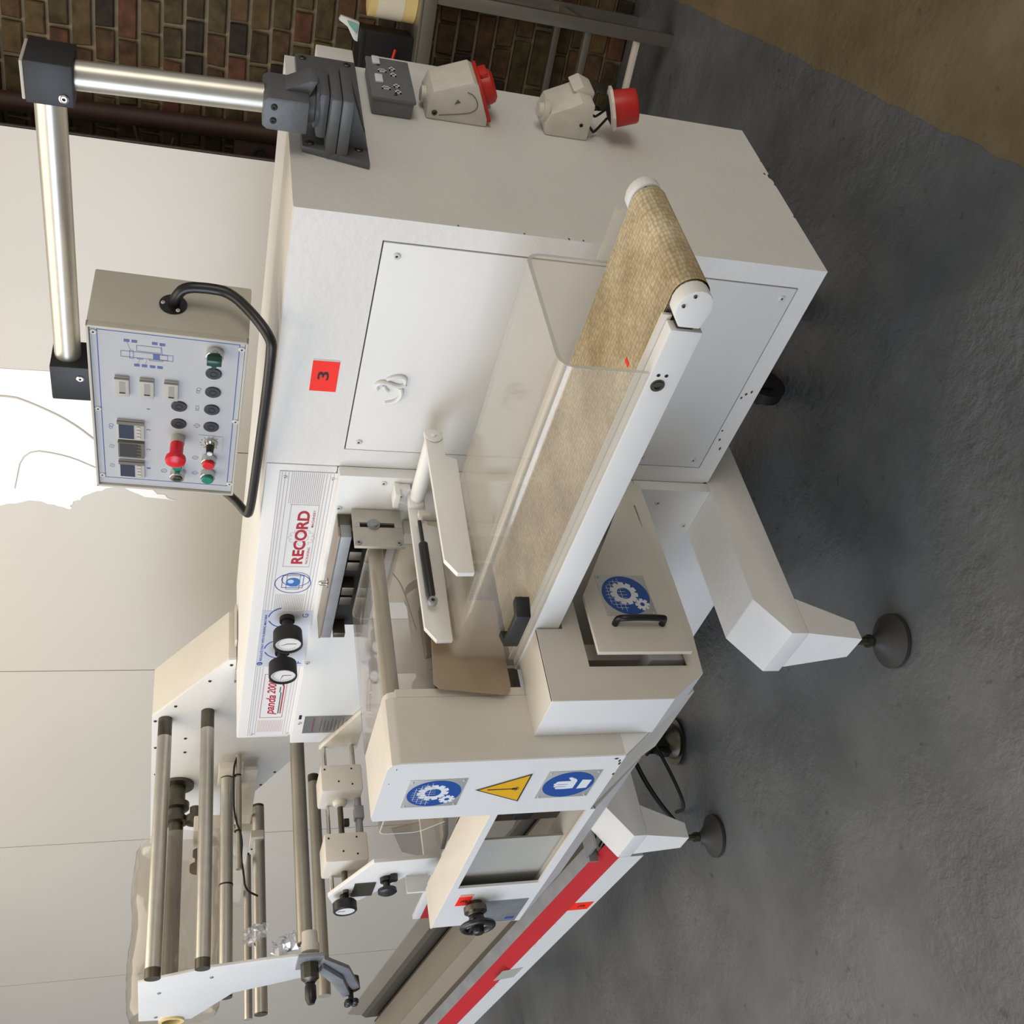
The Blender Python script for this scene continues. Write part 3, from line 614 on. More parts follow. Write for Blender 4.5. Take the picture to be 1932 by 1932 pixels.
# ------------------------------------------------------------------ sockets on the cabinet side
so = thing('double_wall_socket', (0, .455, 1.195), 'grey metal-clad double socket box with two white switches, below the arm bracket', 'socket')
B().box(0, .036, .372, .540, 1.197, 1.283, .007).build('back_box', grey_box, so)
B().box(.033, .041, .370, .543, 1.194, 1.286, .003).build('socket_plate', grey_box, so)
for yy in (.525, .446):
    B().box(.041, .046, yy-.018, yy+.014, 1.258, 1.274, .002).build('rocker_switch', sign_white, so)
def slot(y, z, a, b_):
    o = outline(B(FX(.041)), y-a-.001, y+a+.001, z-b_-.001, z+b_+.001, .003, 0, .0022).build('pin_hole', sign_white, so); rect(FX(.041), y-a+.002, y+a-.002, z-b_+.002, z+b_-.002, 0, .0008).build('hole_shadow', blackm, o)
for q in ((.483, 1.256, .0045, .008), (.410, 1.254, .0045, .008), (.497, 1.234, .0055, .005), (.472, 1.233, .0055, .005), (.425, 1.231, .0055, .005), (.400, 1.230, .0055, .005)): slot(*q)
screws(FX(.041), [(.508, 1.262), (.388, 1.236)], so, .0035, dark_steel)
def cee(z0, broken):
    dz = z0-1.033
    lab = 'white three-phase wall socket with closed red flap on the cabinet side' if not broken else 'broken white three-phase socket whose red outlet hangs off on black wires'
    t = thing('industrial_socket', (0, .44, z0), lab, 'socket')
    if not broken:
        body = B().prism([(0, 1.166), (0, 1.033), (.018, 1.035), (.088, 1.069), (.094, 1.082), (.060, 1.160), (.030, 1.168)], 'y', .389, .492, .006).build('socket_body', sockw, t)
        B().cyl((.028, .44, 1.166), (.028, .44, 1.176), .016, n=24).build('cable_gland', sockw, body)
        fr_ = Vector((.070, 0, .034)).normalized(); nn = Vector((.034, 0, -.070)).normalized()
        Mx = frame((.053, .44, 1.050), fr_, (0, 1, 0), nn)
        B(Mx).box(-.047, .044, -.050, .050, -.003, .005, .003).build('red_rim', redp, t)
        rb = B(Mx).lathe((.006, 0, .005), (0, 0, 1), [(0, .036), (.012, .036), (.020, .034), (.026, .026)], 32).build('red_flap', redp, t)
        B(Mx).box(.030, .046, -.02, .02, .004, .022, .004).build('flap_hinge', redp, rb)
        B(Mx).box(-.052, -.036, .012, .030, 0, .014, .003).build('latch', encl, t)
        screws(FY(.389), [(.016, 1.150)], body, .006, dark_steel)
        B(FY(.3885)).tube([(.012, 1.140, 0), (.020, 1.100, .0004), (.028, 1.070, .0004), (.045, 1.060, .0004), (.066, 1.075, .0004), (.070, 1.090, .0004)], .0009, 6, 2).build('moulded_groove', bezeld, body)
        B(FY(.3885)).prism([(.040, 1.112), (.052, 1.107), (.046, 1.100)], 'z', 0, .0006).build('moulded_mark', bezeld, body)
        for yy in (.42, .46): B().box(.064, .066, yy-.008, yy+.008, 1.128, 1.136).build('moulded_mark', bezeld, body)
    else:
        body = B().prism([(0, .900), (0, .802), (.082, .806), (.086, .838), (.078, .846), (.050, .898), (.02, .905)], 'y', .396, .500, .006).build('socket_body', sockw, t)
        B().prism([(.07, .80), (.09, .80), (.10, .83), (.086, .85)], 'y', .44, .505, .004).build('broken_lug', sockw, body)
        B().lathe((.042, .425, .900), (0, 0, 1), [(0, .022), (.012, .022), (.012, .015), (.022, .014)], 28).build('cable_gland', sockw, body)
        screws(FY(.396), [(.035, .826)], body, .004, blackm)
        nn = Vector((.40, -.12, -1)).normalized(); a = Vector((1, 0, .4)).normalized(); b_ = nn.cross(a)
        Mx = frame((.070, .425, .752), a, b_, nn)
        B(Mx).lathe((0, 0, -.012), (0, 0, 1), [(0, .038), (.004, .048), (.010, .048), (.012, .036)], 9).build('torn_collar', sockw, t)
        B(Mx).lathe((0, 0, -.018), (0, 0, 1), [(0, .018), (.006, .032), (.008, .034)], 24).build('contact_block', blackm, t)
        o = B(Mx).lathe((0, 0, -.001), (0, 0, 1), [(0, .039), (.045, .037), (.050, .034), (.052, .026)], 36).build('red_outlet', redp, t)
        B(Mx).box(-.012, .012, -.044, -.034, .016, .044, .003).build('outlet_key', redp, o)
        for i, (x, y) in enumerate(((.03, .42), (.045, .44), (.055, .43), (.04, .45))):
            B().tube([(x, y, .806), (x+.01*(i-1), y-.01, .792), (x+.012*(i-2), y+.008, .780), (x+.018, y-.004*i, .764)], .0028, 8, 2).build('wire', blackm, t)
cee(1.033, 0); cee(.802, 1)
# ------------------------------------------------------------------ outfeed conveyor
cv = thing('outfeed_conveyor', (-.2, -.31, .85), 'white-railed outfeed conveyor with worn beige woven belt jutting past the cabinet', 'conveyor')
B().box(-.80, .157, -.458, -.432, .858, .913, .002).build('side_rail', white2, cv)
B().box(-.80, .157, -.182, -.156, .858, .910, .002).build('side_rail', white2, cv)
B().box(-.80, .165, -.431, -.425, .906, .922).build('belt_guide', cream, cv)
n = 16; prof = [(-.80, .918), (.200, .918)]+[(.200+.031*math.sin(PI*i/n), .887+.031*math.cos(PI*i/n)) for i in range(1, n)]+[(.200, .856), (-.80, .856), (-.80, .859), (.200, .859)]
prof += [(.200+.028*math.sin(PI*i/n), .887+.028*math.cos(PI*i/n)) for i in range(n-1, 0, -1)]+[(.200, .915), (-.80, .915)]
def closed_prism(poly, y0, y1):
    b = B(); n = len(poly)
    vs = [(p[0], y0, p[1]) for p in poly]+[(p[0], y1, p[1]) for p in poly]
    b.add(vs, [(i, (i+1) % n, n+(i+1) % n, n+i) for i in range(n)]); return b
closed_prism(prof, -.424, -.172).build('conveyor_belt', belt_m, cv)
B().box(-.80, .19, -.42, -.176, .866, .912).build('belt_bed', stain, cv)
B().cyl((.200, -.428, .887), (.200, -.168, .887), .0275, n=28).build('end_roller', dark_steel, cv)
for y0, y1 in ((-.460, -.432), (-.168, -.146)):
    pr = [(.165, .868), (.200, .862)]+[(.205+.029*math.sin(PI*i/10), .892-.029*math.cos(PI*i/10)) for i in range(1, 10)]+[(.203, .922), (.186, .920), (.165, .904)]
    e = B().prism(pr, 'y', y0, y1, .003).build('end_bearing_block', white2, cv)
    screws(FY(y0), [(.205, .912), (.224, .900)], e, .003, dark_steel)
B().box(.140, .172, -.452, -.434, .874, .902, .002).build('tension_recess', dark_steel, cv)
B().cyl((.150, -.446, .890), (.176, -.446, .890), .006, n=12).build('tension_bolt', steel, cv)
sc = B(FY(-.458)).lathe((.045, .893, 0), (0, 0, 1), [(0, .012), (.002, .012), (.002, .0095), (.0035, .0095), (.0035, .006), (.001, .0055)], 28).build('rail_bolt', dark_steel, cv)
B(FY(-.458)).cyl((.066, .899, 0), (.066, .899, .0008), .003).cyl((.066, .885, 0), (.066, .885, .0008), .003).build('rail_hole', blackm, cv)
B().box(.02, .028, -.39, -.372, .9182, .9188).build('orange_mark', orange, cv)
B().box(-.64, -.58, -.40, -.20, .835, .849).build('belt_support', white2, cv)
# clear cover: flat top, rounded corners, two walls
def bent_sheet(name, poly_uv, t, ax0, ax1, m, par, axis='x', rad=.022, seg=6):
    """open profile polyline in the (a, z) plane swept along an axis, with rounded bends and thickness"""
    P = []
    for i, p in enumerate(poly_uv):
        if i in (0, len(poly_uv)-1): P.append(Vector(p)); continue
        p = Vector(p); a = (Vector(poly_uv[i-1])-p).normalized(); c = (Vector(poly_uv[i+1])-p).normalized()
        for k in range(seg+1):
            s = k/seg; P.append(p+a*rad*(1-s)**2+c*rad*s**2)
    n = len(P); N = []
    for i in range(n):
        d = (P[min(i+1, n-1)]-P[max(i-1, 0)]).normalized(); N.append(Vector((-d.y, d.x)))
    ring = [P[i] for i in range(n)]+[P[i]+N[i]*t for i in range(n-1, -1, -1)]
    mk = (lambda p, a: (a, p.x, p.y)) if axis == 'x' else (lambda p, a: (p.x, a, p.y))
    vs = [mk(p, ax0) for p in ring]+[mk(p, ax1) for p in ring]; L = len(ring)
    b = B().add(vs, [(i, (i+1) % L, L+(i+1) % L, L+i) for i in range(L)])
    o = b.build(name, m, par, ang=50)
    for a in (ax0, ax1):
        s = 1 if a == max(ax0, ax1) else -1
        B().add([mk(p, a+s*.0006) for p in ring], [(i, i+1, L-2-i, L-1-i) for i in range(n-1)]).build('sheet_edge', plexi_edge, o, smooth=False)
    return o
pc = thing('conveyor_cover', (-.36, -.306, .913), 'long clear acrylic tunnel cover over the outfeed belt, with black handle', 'cover')
bent_sheet('acrylic_sheet', [(-.157, .914), (-.157, 1.068), (-.457, 1.068), (-.457, .914)], .007, -.795, .066, plexi, pc, rad=.034, seg=10)
B().box(.066, .175, -.164, -.157, .914, .935).build('rear_strip', plexi, pc)
B().prism([(-.530, -.458), (-.545, -.497), (-.650, -.497), (-.668, -.458), (-.650, -.458), (-.642, -.484), (-.556, -.484), (-.548, -.458)], 'z', .953, .984, .002).build('black_handle', anod, pc)
B().cyl((-.545, -.4575, .968), (-.545, -.4575, .9685), .01, n=12).build('handle_bolt', dark_steel, pc)
# lifting arms carrying the cover
la = thing('cover_lifting_arms', (-.6, -.05, 1.06), 'pair of flat cream pivot arms on a round bar that lift the clear belt cover', 'bracket')
def arm(x, off, nm):
    P = [(-.045+off, 1.128), (-.045+off, 1.088), (-.120+off, 1.090), (-.128+off, 1.066), (-.414+off, 1.0735), (-.435+off, 1.0735), (-.436+off, 1.108), (-.403+off, 1.130)]
    a = B().prism(P, 'x', x-.012, x, .0015).build('flat_arm', white, la)
    return a
a1 = arm(-.485, 0, 'a'); B().lathe((-.484, -.062, 1.109), (1, 0, 0), [(0, .019), (.002, .019), (.003, .017), (.003, .006), (.008, .005)], 24).build('pivot_washer', white, a1)
a2 = arm(-.699, -.012, 'b')
B().cyl((-.49, -.062, 1.109), (-.690, -.062, 1.109), .0175, n=28).build('pivot_tube', white, la)
mbk = B().prism([(-.672, 1.160), (-.672, 1.125), (-.690, 1.118), (-.705, 1.098), (-.735, 1.098), (-.735, 1.115), (-.725, 1.128), (-.715, 1.160)], 'y', -.050, -.032, .002)
mbk.box(-.715, -.670, -.070, -.032, 1.150, 1.162, .001).box(-.70, -.684, -.085, -.035, 1.095, 1.13, .002)
mbk = mbk.build('pivot_bracket', white, la); screws(FY(-.05), [(-.696, 1.143)], mbk, .0065)
gs = B().cyl((-.684, -.135, 1.112), (-.682, -.200, 1.112), .0045, n=14).lathe((-.682, -.198, 1.112), (0, -1, .0), [(0, .006), (.006, .0105), (.145, .0105), (.150, .008), (.165, .008)], 20).build('gas_spring', black, la)
B().lathe((-.680, -.366, 1.112), (1, 0, 0), [(0, .010), (.012, .010), (.012, .0045), (.005, .0045)], 20).build('spring_eye', steel, gs)
B().box(-.696, -.68, -.12, -.105, 1.083, 1.112, .002).cyl((-.690, -.11, 1.10), (-.690, -.14, 1.112), .005, n=10).build('spring_bracket', cream, la)
# ------------------------------------------------------------------ sealing guard, drive box, front frame
sg = thing('sealing_guard_housing', (-.905, -.6, .50), 'large white upright guard housing carrying the blue and yellow safety signs', 'guard')
n = 6
prof = [(-.684, 1.212), (-.684, .712), (-.56, .552), (-.534, .507), (-.534, 1.212)]
b = B(); 
sgb = B().prism(prof, 'x', -1.032, -.790, .0).build('guard_core', cream, sg)
b.prism([(-1.033, 1.213), (-1.020, 1.219), (-.800, 1.219), (-.784, 1.212), (-.778, 1.196), (-.778, .712), (-1.033, .712)], 'y', -.684, -.534, .004)
b.build('guard_shell', cream, sg)  # white housing; its top and side light is put into the cream tone
B().prism([(-.683, .713), (-.5595, .5525), (-.534, .5075), (-.534, .72), (-.683, .72)], 'x', -1.0325, -.7785, .0).build('guard_underside', white, sg)
B().prism([(-1.033, 1.213), (-1.020, 1.2185), (-.800, 1.2185), (-.784, 1.2115), (-.7785, 1.196), (-.7785, .714), (-1.033, .714)], 'y', -.6862, -.683, .0).build('front_face', white2, sg)
B().prism([(-1.030, 1.208), (-1.018, 1.213), (-.803, 1.213), (-.789, 1.206), (-.783, 1.192), (-.783, .56), (-1.030, .56)], 'y', -.5335, -.517, .004).build('rear_lip', cream, sg)
B().prism([(-.534, .715), (-.534, .507), (-.515, .507), (-.515, 1.19), (-.534, 1.19)], 'x', -.790, -.7795).build('lip_cheek', cream, sg)
def sign(kind, M, cu, cv_, s, par, d0):
    """s = side of the square plate"""
    h = s/2; c = (cu, cv_)
    if kind == 'tri':
        P = [(cu-h, cv_-h*.86), (cu+h, cv_-h*.86), (cu, cv_+h*.86)]
        def shr(k): return [(cu+(p[0]-cu)*k, cv_-h*.29+(p[1]-(cv_-h*.29))*k) for p in P]
        o = B(M).prism(P, 'z', d0, d0+.0012, 0).build('warning_sign', sign_plate, par, label='yellow triangular warning sign with black edge')
        B(M).prism(shr(.97), 'z', d0+.0012, d0+.0016).build('black_border', blackm, o)
        B(M).prism(shr(.88), 'z', d0+.0016, d0+.002).build('yellow_field', yellow, o)
        B(M).box(cu-.0018, cu+.0018, cv_-h*.42, cv_+h*.44, d0+.002, d0+.0024).box(cu-.004, cu+.004, cv_-h*.58, cv_-h*.40, d0+.002, d0+.0024).ring((cu, cv_-h*.5), .0075, .0085, PI, 2*PI, 14, d0+.002, d0+.0024).build('black_symbol', blackm, o)
        return
    lab = 'square blue-disc sign showing white gears behind a grid' if kind == 'gear' else 'square blue-disc sign showing a white glove'
    o = B(M).box(cu-h, cu+h, cv_-h, cv_+h, d0, d0+.0012, .0004).build('safety_sign', sign_plate, par, label=lab)
    r = h*.94; B(M).lathe((cu, cv_, d0+.001), (0, 0, 1), [(0, r), (.0006, r)], 48).build('blue_disc', sign_blue, o)
    z = d0+.0018; q = h*.88
    scr = [(cu+q*a, cv_+q*b_) for a in (-1, 1) for b_ in (-1, 1)]
    screws(M, scr, o, .0022, d=d0+.001)
    if kind == 'gear':
        wv = B(M); 
        wv.prism(gearpoly((cu+h*.08, cv_+h*.05), h*.44, h*.56, 11), 'z', z-.0004, z)
        wv.prism(gearpoly((cu-h*.46, cv_-h*.54), h*.19, h*.29, 8), 'z', z-.0004, z)
        wv.build('gear_symbol', sign_white, o, smooth=False)
        gx2 = cu-h*.46
        B(M).lathe((cu+h*.08, cv_+h*.05, z), (0, 0, 1), [(0, h*.28), (.0003, h*.28)], 28).lathe((gx2, cv_-h*.54, z), (0, 0, 1), [(0, h*.09), (.0003, h*.09)], 18).build('gear_bore', sign_blue, o)
        gr = B(M); t = .0008; zz = z+.0008
        for k in range(-4, 5): x_ = cu+k*h*.16; yy = math.sqrt(max(0, (.80*h)**2-(x_-cu)**2)); gr.box(x_-t/2, x_+t/2, cv_-h*.05+abs(k)*h*.03, cv_+yy, zz-.0003, zz)
        for k in range(1, 5): y_ = cv_+k*h*.17; xx = math.sqrt(max(0, (.82*h)**2-(y_-cv_)**2)); gr.box(cu-xx, cu+xx, y_-t/2, y_+t/2, zz-.0003, zz)
        gr.build('grid_symbol', sign_white, o, kind='stuff')
    else:
        P = [(-.30, -.05), (-.32, .30), (-.30, .62), (-.22, .66), (-.17, .60), (-.15, .74), (-.06, .78), (-.01, .70), (.02, .80), (.10, .82), (.15, .72), (.19, .74), (.25, .70), (.27, .58), (.28, .05), (.44, .22), (.54, .24), (.56, .14), (.40, -.14), (.28, -.22), (-.28, -.20)]
        B(M).prism([(cu+p[0]*h, cv_+(p[1]-.1)*h*.8) for p in P], 'z', z-.0004, z).build('glove_symbol', sign_white, o, smooth=False)
        B(M).prism([(cu+p[0]*h, cv_+p[1]*h) for p in ((-.34, -.40), (.34, -.44), (.30, -.80), (-.30, -.76))], 'z', z-.0004, z).build('cuff_symbol', sign_white, o, smooth=False)
        B(M).box(cu-.14*h, cu-.12*h, cv_+.05*h, cv_+.45*h, z, z+.0003).box(cu+.02*h, cu+.04*h, cv_+.05*h, cv_+.45*h, z, z+.0003).build('finger_line', line_ink, o)
sign('gear', FY(-.6862), -.910, 1.103, .122, sg, 0)
sign('tri', FY(-.6862), -.904, .960, .130, sg, 0)
sign('glove', FY(-.6862), -.898, .808, .122, sg, 0)
ch = B(FY(-.6862))
for xx, zz, a, c in ((-.80, .722, .006, .003), (-.812, .718, .008, .003), (-.86, .716, .006, .003), (-.79, .732, .004, .006), (-.80, 1.20, .004, .001), (-.86, 1.206, .003, .001)):
    ch.add([(xx-a, zz, .0004), (xx, zz-c, .0004), (xx+a, zz, .0004), (xx, zz+c, .0004)], [(0, 1, 2, 3)])
ch.build('paint_chip', dark_steel, sg, kind='stuff')
# drive box
db = thing('drive_box', (-.71, -.33, .54), 'white angular drive box under the belt with an open access door', 'box')
oy0, oy1, oz0, oz1 = -.554, -.10, .586, .811
prof = [(-.632, .909), (-.632, .640), (-.573, .556), (-.465, .549), (-.03, .556), (-.03, .62), (-.09, .69)]
sb = B()
# right wall as a plate with the door opening
X0, X1 = -.646, -.640
def wall_poly(P): sb.prism(P, 'x', X0, X1)
wall_poly([(-.632, .909), (-.632, .640), (-.573, .5565), (oy0, .5553), (oy0, .811), (oy0, .909)])
wall_poly([(oy0, .586), (oy0, .5553), (-.465, .549), (-.03, .556), (-.03, .586)])
wall_poly([(oy0, .909), (oy0, .811), (-.432, .811), (-.432, .850), (-.460, .850), (-.460, .909)])
wall_poly([(-.432, .850), (-.432, .811), (-.33, .811), (-.20, .811), (-.20, .85)])
wall_poly([(-.10, .811), (-.10, .586), (-.03, .586), (-.03, .75)]); wall_poly([(-.20, .85), (-.20, .811), (-.10, .811), (-.03, .75)])
sb.build('side_plate', cream, db)
B().box(-.778, -.641, -.632, -.458, .903, .909, .0008).build('top_plate', cream, db)
B().box(-.778, -.6405, -.634, -.628, .640, .9085, .0008).build('front_plate', white2, db)
B().prism([(-.6325, .6405), (-.5735, .5565), (-.5735, .562), (-.628, .6405)], 'x', -.778, -.6405).build('sloped_plate', white2, db)
B().prism([(-.5735, .5565), (-.465, .549), (-.03, .556), (-.03, .560), (-.5735, .561)], 'x', -.778, -.6405).build('bottom_plate', white2, db)
B().box(-.80, -.782, -.535, -.03, .552, .84).build('inner_plate', backgrey, db)
B().box(-.782, -.70, -.50, -.46, .562, .84).box(-.78, -.66, -.60, -.575, .60, .72).build('inner_bracket', sockw, db)
B().box(-.77, -.655, -.53, -.492, .575, .66, .003).build('inner_block', white2, db)
B().lathe((-.70, -.553, .66), (1, 0, 0), [(0, .008), (.02, .008)], 12).build('inner_bolt', dark_steel, db)
# the door stands slightly open, hinged at the back
ang = math.atan2(.040, .455); DM = frame((-.6385, -.098, 0), (-math.sin(ang)*-1*-1, -math.cos(ang), 0), (0, 0, 1), (math.cos(ang), -math.sin(ang), 0))
DM = frame((-.6385, -.098, 0), (math.sin(ang), -math.cos(ang), 0), (0, 0, 1), (math.cos(ang), math.sin(ang), 0))
dr_ = B(DM).prism([(.0, .597), (.455, .594), (.455, .806), (.30, .800), (.02, .640), (0, .630)], 'z', -.002, .008, .0015).build('access_door', cream, db, label='tilted cream access door standing ajar with a black bow handle')
M2 = frame(DM @ Vector((.301, .702, .008)), -DM.col[0].to_3d(), DM.col[1].to_3d(), DM.col[2].to_3d())
sign('gear', M2, 0, 0, .116, dr_, 0)
h_ = [(.382, .642, .008), (.382, .642, .026), (.388, .650, .036), (.388, .700, .038), (.388, .742, .036), (.382, .750, .026), (.382, .750, .008)]
B(DM).tube(h_, .0072, 12, 2).build('bow_handle', black, dr_)
B(DM).box(.02, .10, .60, .614, -.012, -.002).box(.02, .10, .618, .632, -.012, -.002).build('hinge', dark_steel, dr_)
# front frame left of the guard
ff = thing('film_guide_frame', (-1.37, -.62, .55), 'white open front frame with a big window and black handwheel, left of the guard housing', 'frame')
fr = B()
y0, y1 = -.6855, -.679
fr.box(-1.725, -1.033, y0, y1, .933, .950).box(-1.725, -1.033, y0, y1, .700, .719).box(-1.725, -1.456, y0, y1, .719, .933)
fr.build('front_face', white2, ff)
B().box(-1.735, -1.033, -.6845, -.575, .944, .9505, .0015).build('top_plate', cream, ff)
B().prism([(-.6845, .9495), (-.6845, .701), (-.600, .60), (-.575, .60), (-.575, .945)], 'x', -1.727, -1.719).build('end_plate', white, ff)
B().prism([(-.685, .701), (-.562, .552), (-.556, .552), (-.676, .704)], 'x', -1.725, -1.033).build('sloped_plate', white2, ff)
B().box(-1.72, -1.033, -.676, -.60, .704, .709).build('bottom_shelf', cream, ff)
B().box(-1.72, -1.24, -.655, -.650, .709, .944).build('back_plate', backgrey, ff)
B().box(-1.352, -1.04, -.560, -.556, .62, .944).build('rear_plate', stain, ff)
B().box(-1.22, -1.195, -.60, -.555, .86, .90, .003).box(-1.235, -1.17, -.585, -.562, .78, .93, .002).build('inner_clamp', cream, ff)
B().box(-1.215, -1.165, -.622, -.602, .795, .84, .004).build('inner_black_handle', black, ff)
s3 = rect(frame((-1.5455, y0, .8985), (1, 0, -.0), (0, 0, 1), (0, -1, 0)), -.03, .03, -.018, .018).build('number_sticker', orange, ff, label='orange sticker reading 3 on the front frame')
text('number', '3', FY(y0), -1.555, -1.539, .890, .907, ink, s3, d=.0014, bold=.012)
B(FY(y0)).prism([(-1.5155, .9165), (-1.5155, .8785), (-1.500, .880), (-1.500, .9165)], 'z', 0, .0005).build('sticker_edge', pinkt, s3)
sp_ = rect(FY(y0), -1.72, -1.56, .716, .852, 0, .0012).build('scale_plate', mat('worn_scale_plate', (168, 172, 178), .3, .6, .2, 25), ff)
rect(FY(y0), -1.71, -1.69, .838, .850, .0012, .0018).box(-1.70, -1.685, .725, .750, .0012, .0018).build('blue_print', blue_ink, sp_)
hw = B().lathe((-1.56, y0, .867), (0, -1, 0), [(0, .020), (.006, .022), (.012, .030), (.026, .030), (.030, .022), (.034, .020)], 28).build('handwheel_boss', dark_steel, ff)
B().lathe((-1.56, y0-.034, .867), (0, -1, 0), [(0, .018), (.012, .022), (.016, .016), (.045, .015), (.048, .011)], 24).build('handwheel_hub', black, ff)
rw = B(); n = 40; m = 10
cw = Vector((-1.56, y0-.062, .867)); vs = []
for i in range(n):
    a = 2*PI*i/n
    for j in range(m):
        p = 2*PI*j/m; R_ = .040+.0075*math.cos(p); vs.append((cw.x+R_*math.cos(a), cw.y+.0075*math.sin(p), cw.z+R_*math.sin(a)))
rw.add(vs, [(i*m+j, ((i+1) % n)*m+j, ((i+1) % n)*m+(j+1) % m, i*m+(j+1) % m) for i in range(n) for j in range(m)])
for a in (.6, .6+2*PI/3, .6+4*PI/3): rw.cyl(cw+Vector((.008*math.cos(a), .012, .008*math.sin(a))), cw+Vector((.038*math.cos(a), 0, .038*math.sin(a))), .006, n=10)
rw.build('handwheel_rim', black, ff)
# ------------------------------------------------------------------ crimping station: clear hood, roller, steel bracket
hs = thing('clear_jaw_hood', (-.94, -.32, .95), 'aged clear acrylic hood over the sealing jaws behind the white guard', 'cover')
bent_sheet('acrylic_sheet', [(-1.098, .99), (-1.098, 1.211), (-.790, 1.211), (-.790, 1.00)][::-1], .005, -.515, -.115, plexi2, hs, 'y', .035)
h2 = thing('clear_side_hood', (-1.25, -.5, .9), 'small curved clear acrylic hood left of the guard above the white frame', 'cover')
bent_sheet('acrylic_sheet', [(-1.40, -.0+.96), (-1.455, 1.02), (-1.455, 1.118), (-1.05, 1.118)], .004, -.53, -.40, plexi2, h2, 'y', .02)
jb = thing('sealing_jaws', (-.95, -.30, .60), 'steel sealing jaws and feed roller seen through the clear hood', 'machine part')
B().cyl((-.820, -.045, 1.190), (-.820, -.515, 1.190), .0180, n=28).build('feed_roller', alud, jb)
B().cyl((-.820, -.035, 1.190), (-.820, -.10, 1.190), .0130, n=20).build('roller_shaft', dark_steel, jb)
B().lathe((-.96, -.12, 1.045), (0, -1, 0), [(0, .050), (.03, .055), (.04, .050), (.26, .050), (.27, .062), (.32, .062), (.39, .050)], 32).build('jaw_shaft', steel, jb)
B().lathe((-.96, -.12, .945), (0, -1, 0), [(0, .045), (.04, .050), (.26, .050), (.27, .056), (.39, .050)], 32).build('jaw_shaft', steel, jb)
B().box(-1.02, -.90, -.35, -.21, 1.01, 1.08, .006).box(-1.02, -.90, -.35, -.21, .91, .98, .006).build('jaw_block', dark_steel, jb)
B().box(-1.08, -.80, -.075, -.032, .86, 1.12, .004).build('rear_block', cream, jb)
B().box(-.885, -.872, -.50, -.10, .88, 1.00, .002).build('inner_guard_plate', stain, jb)
B().box(-1.08, -.795, -.512, -.49, .92, 1.10, .004).build('front_bearing_plate', dark_steel, jb)
B().box(-.79, -.70, -.512, -.172, .852, .866, .001).build('transfer_plate', mat('transfer_plate_grey', (128, 118, 104), .5), jb)
rr = random.Random(4); tb = B()
for i in range(26): tb.box(-.868+i*.0, -.862, -.47+i*.014, -.463+i*.014, .935, .965)
tb.build('brush_tooth', blackm, jb, kind='stuff')
B().tube([(-.845, -.16, 1.15), (-.85, -.19, 1.13), (-.87, -.24, 1.115), (-.89, -.29, 1.10)], .0022, 8, 2).build('thin_rod', steel, jb)
# tan flap seen under the cover's left end
fl_ = thing('deflector_flap', (-.75, -.46, .92), 'brown-grey rounded plate below the left end of the clear tunnel cover', 'plate')
B().prism([(-.30, 1.095), (-.515, 1.112), (-.528, 1.10), (-.545, .962), (-.535, .948), (-.52, .945), (-.30, .945)], 'x', -.762, -.758, .0015).build('flap_plate', mat('flap_tan', (150, 132, 110), .45, 0, .1, 20), fl_)
sbk = thing('slotted_adjuster', (-.95, -.09, 1.12), 'grey steel slide bracket with slotted plate bolted under the fascia', 'bracket')
B().box(-1.200, -.786, -.102, -.034, 1.2745, 1.280, .001).build('cover_strip', stain, sbk)
B().box(-1.195, -.785, -.104, -.066, 1.249, 1.274, .002).build('slide_bar', steel, sbk)
B().box(-.800, -.786, -.075, -.032, 1.240, 1.279, .002).build('end_block', dark_steel, sbk)
sl = mat('slotted_plate_grey', (176, 172, 162), .42, .2, .12, 30)
sp2 = B(FX(-.765)).box(-.146, -.088, 1.132, 1.248, -.008, 0, .001).box(-.074, -.034, 1.132, 1.248, -.008, 0, .001).box(-.088, -.074, 1.232, 1.248, -.008, 0).box(-.088, -.074, 1.132, 1.150, -.008, 0).build('slotted_plate', sl, sbk)
B().lathe((-.765, -.081, 1.200), (1, 0, 0), [(0, .015), (.003, .015), (.003, .011), (.010, .010)], 16).build('lock_bolt', steel, sbk)
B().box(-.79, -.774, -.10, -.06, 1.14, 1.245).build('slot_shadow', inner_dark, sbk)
screws(FX(-.765), [(-.136, 1.238), (-.136, 1.145)], sbk, .007, steel)
for x in (-.86, -.90, -1.0, -1.04): B().box(x-.016, x+.016, -.10, -.034, 1.215, 1.246, .003).build('slide_block', dark_steel, sbk)
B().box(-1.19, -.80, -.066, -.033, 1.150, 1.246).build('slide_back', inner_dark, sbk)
B().box(-1.185, -1.165, -.11, -.033, 1.215, 1.245, .002).build('left_block', dark_steel, sbk)
B().lathe((-.985, -.085, 1.281), (0, 0, 1), [(0, .012), (.003, .012), (.003, .007), (.016, .007), (.022, .003)], 20).build('set_screw', chrome, sbk)
# ------------------------------------------------------------------ film forming slide (two plates with rods, blocks and knobs)
fm = thing('forming_box_slide', (-1.82, -.27, .88), 'cream slide blocks on steel rods between two plates, with black knobs', 'machine part')
B().prism([(-1.905, 1.198), (-1.66, 1.085), (-1.66, .95), (-1.735, .95), (-1.78, 1.04), (-1.80, 1.078), (-1.912, 1.078)], 'y', -.045, -.031, .001).build('rear_plate', sockw, fm)
fpl = B().prism([(-1.683, 1.096), (-1.905, 1.196), (-1.985, 1.168), (-1.95, 1.10), (-1.87, 1.04), (-1.80, .990), (-1.80, .905), (-1.677, .908)], 'y', -.512, -.500, .0015).build('front_plate', white, fm)
for x, z, r in ((-1.893, 1.184, .0062), (-1.885, 1.098, .0075)): B().cyl((x, -.04, z), (x, -.505, z), r, n=16).build('guide_rod', chrome, fm)
B().cyl((-1.865, -.23, 1.150), (-1.865, -.52, 1.150), .0085, n=16).build('lead_screw', dark_steel, fm)
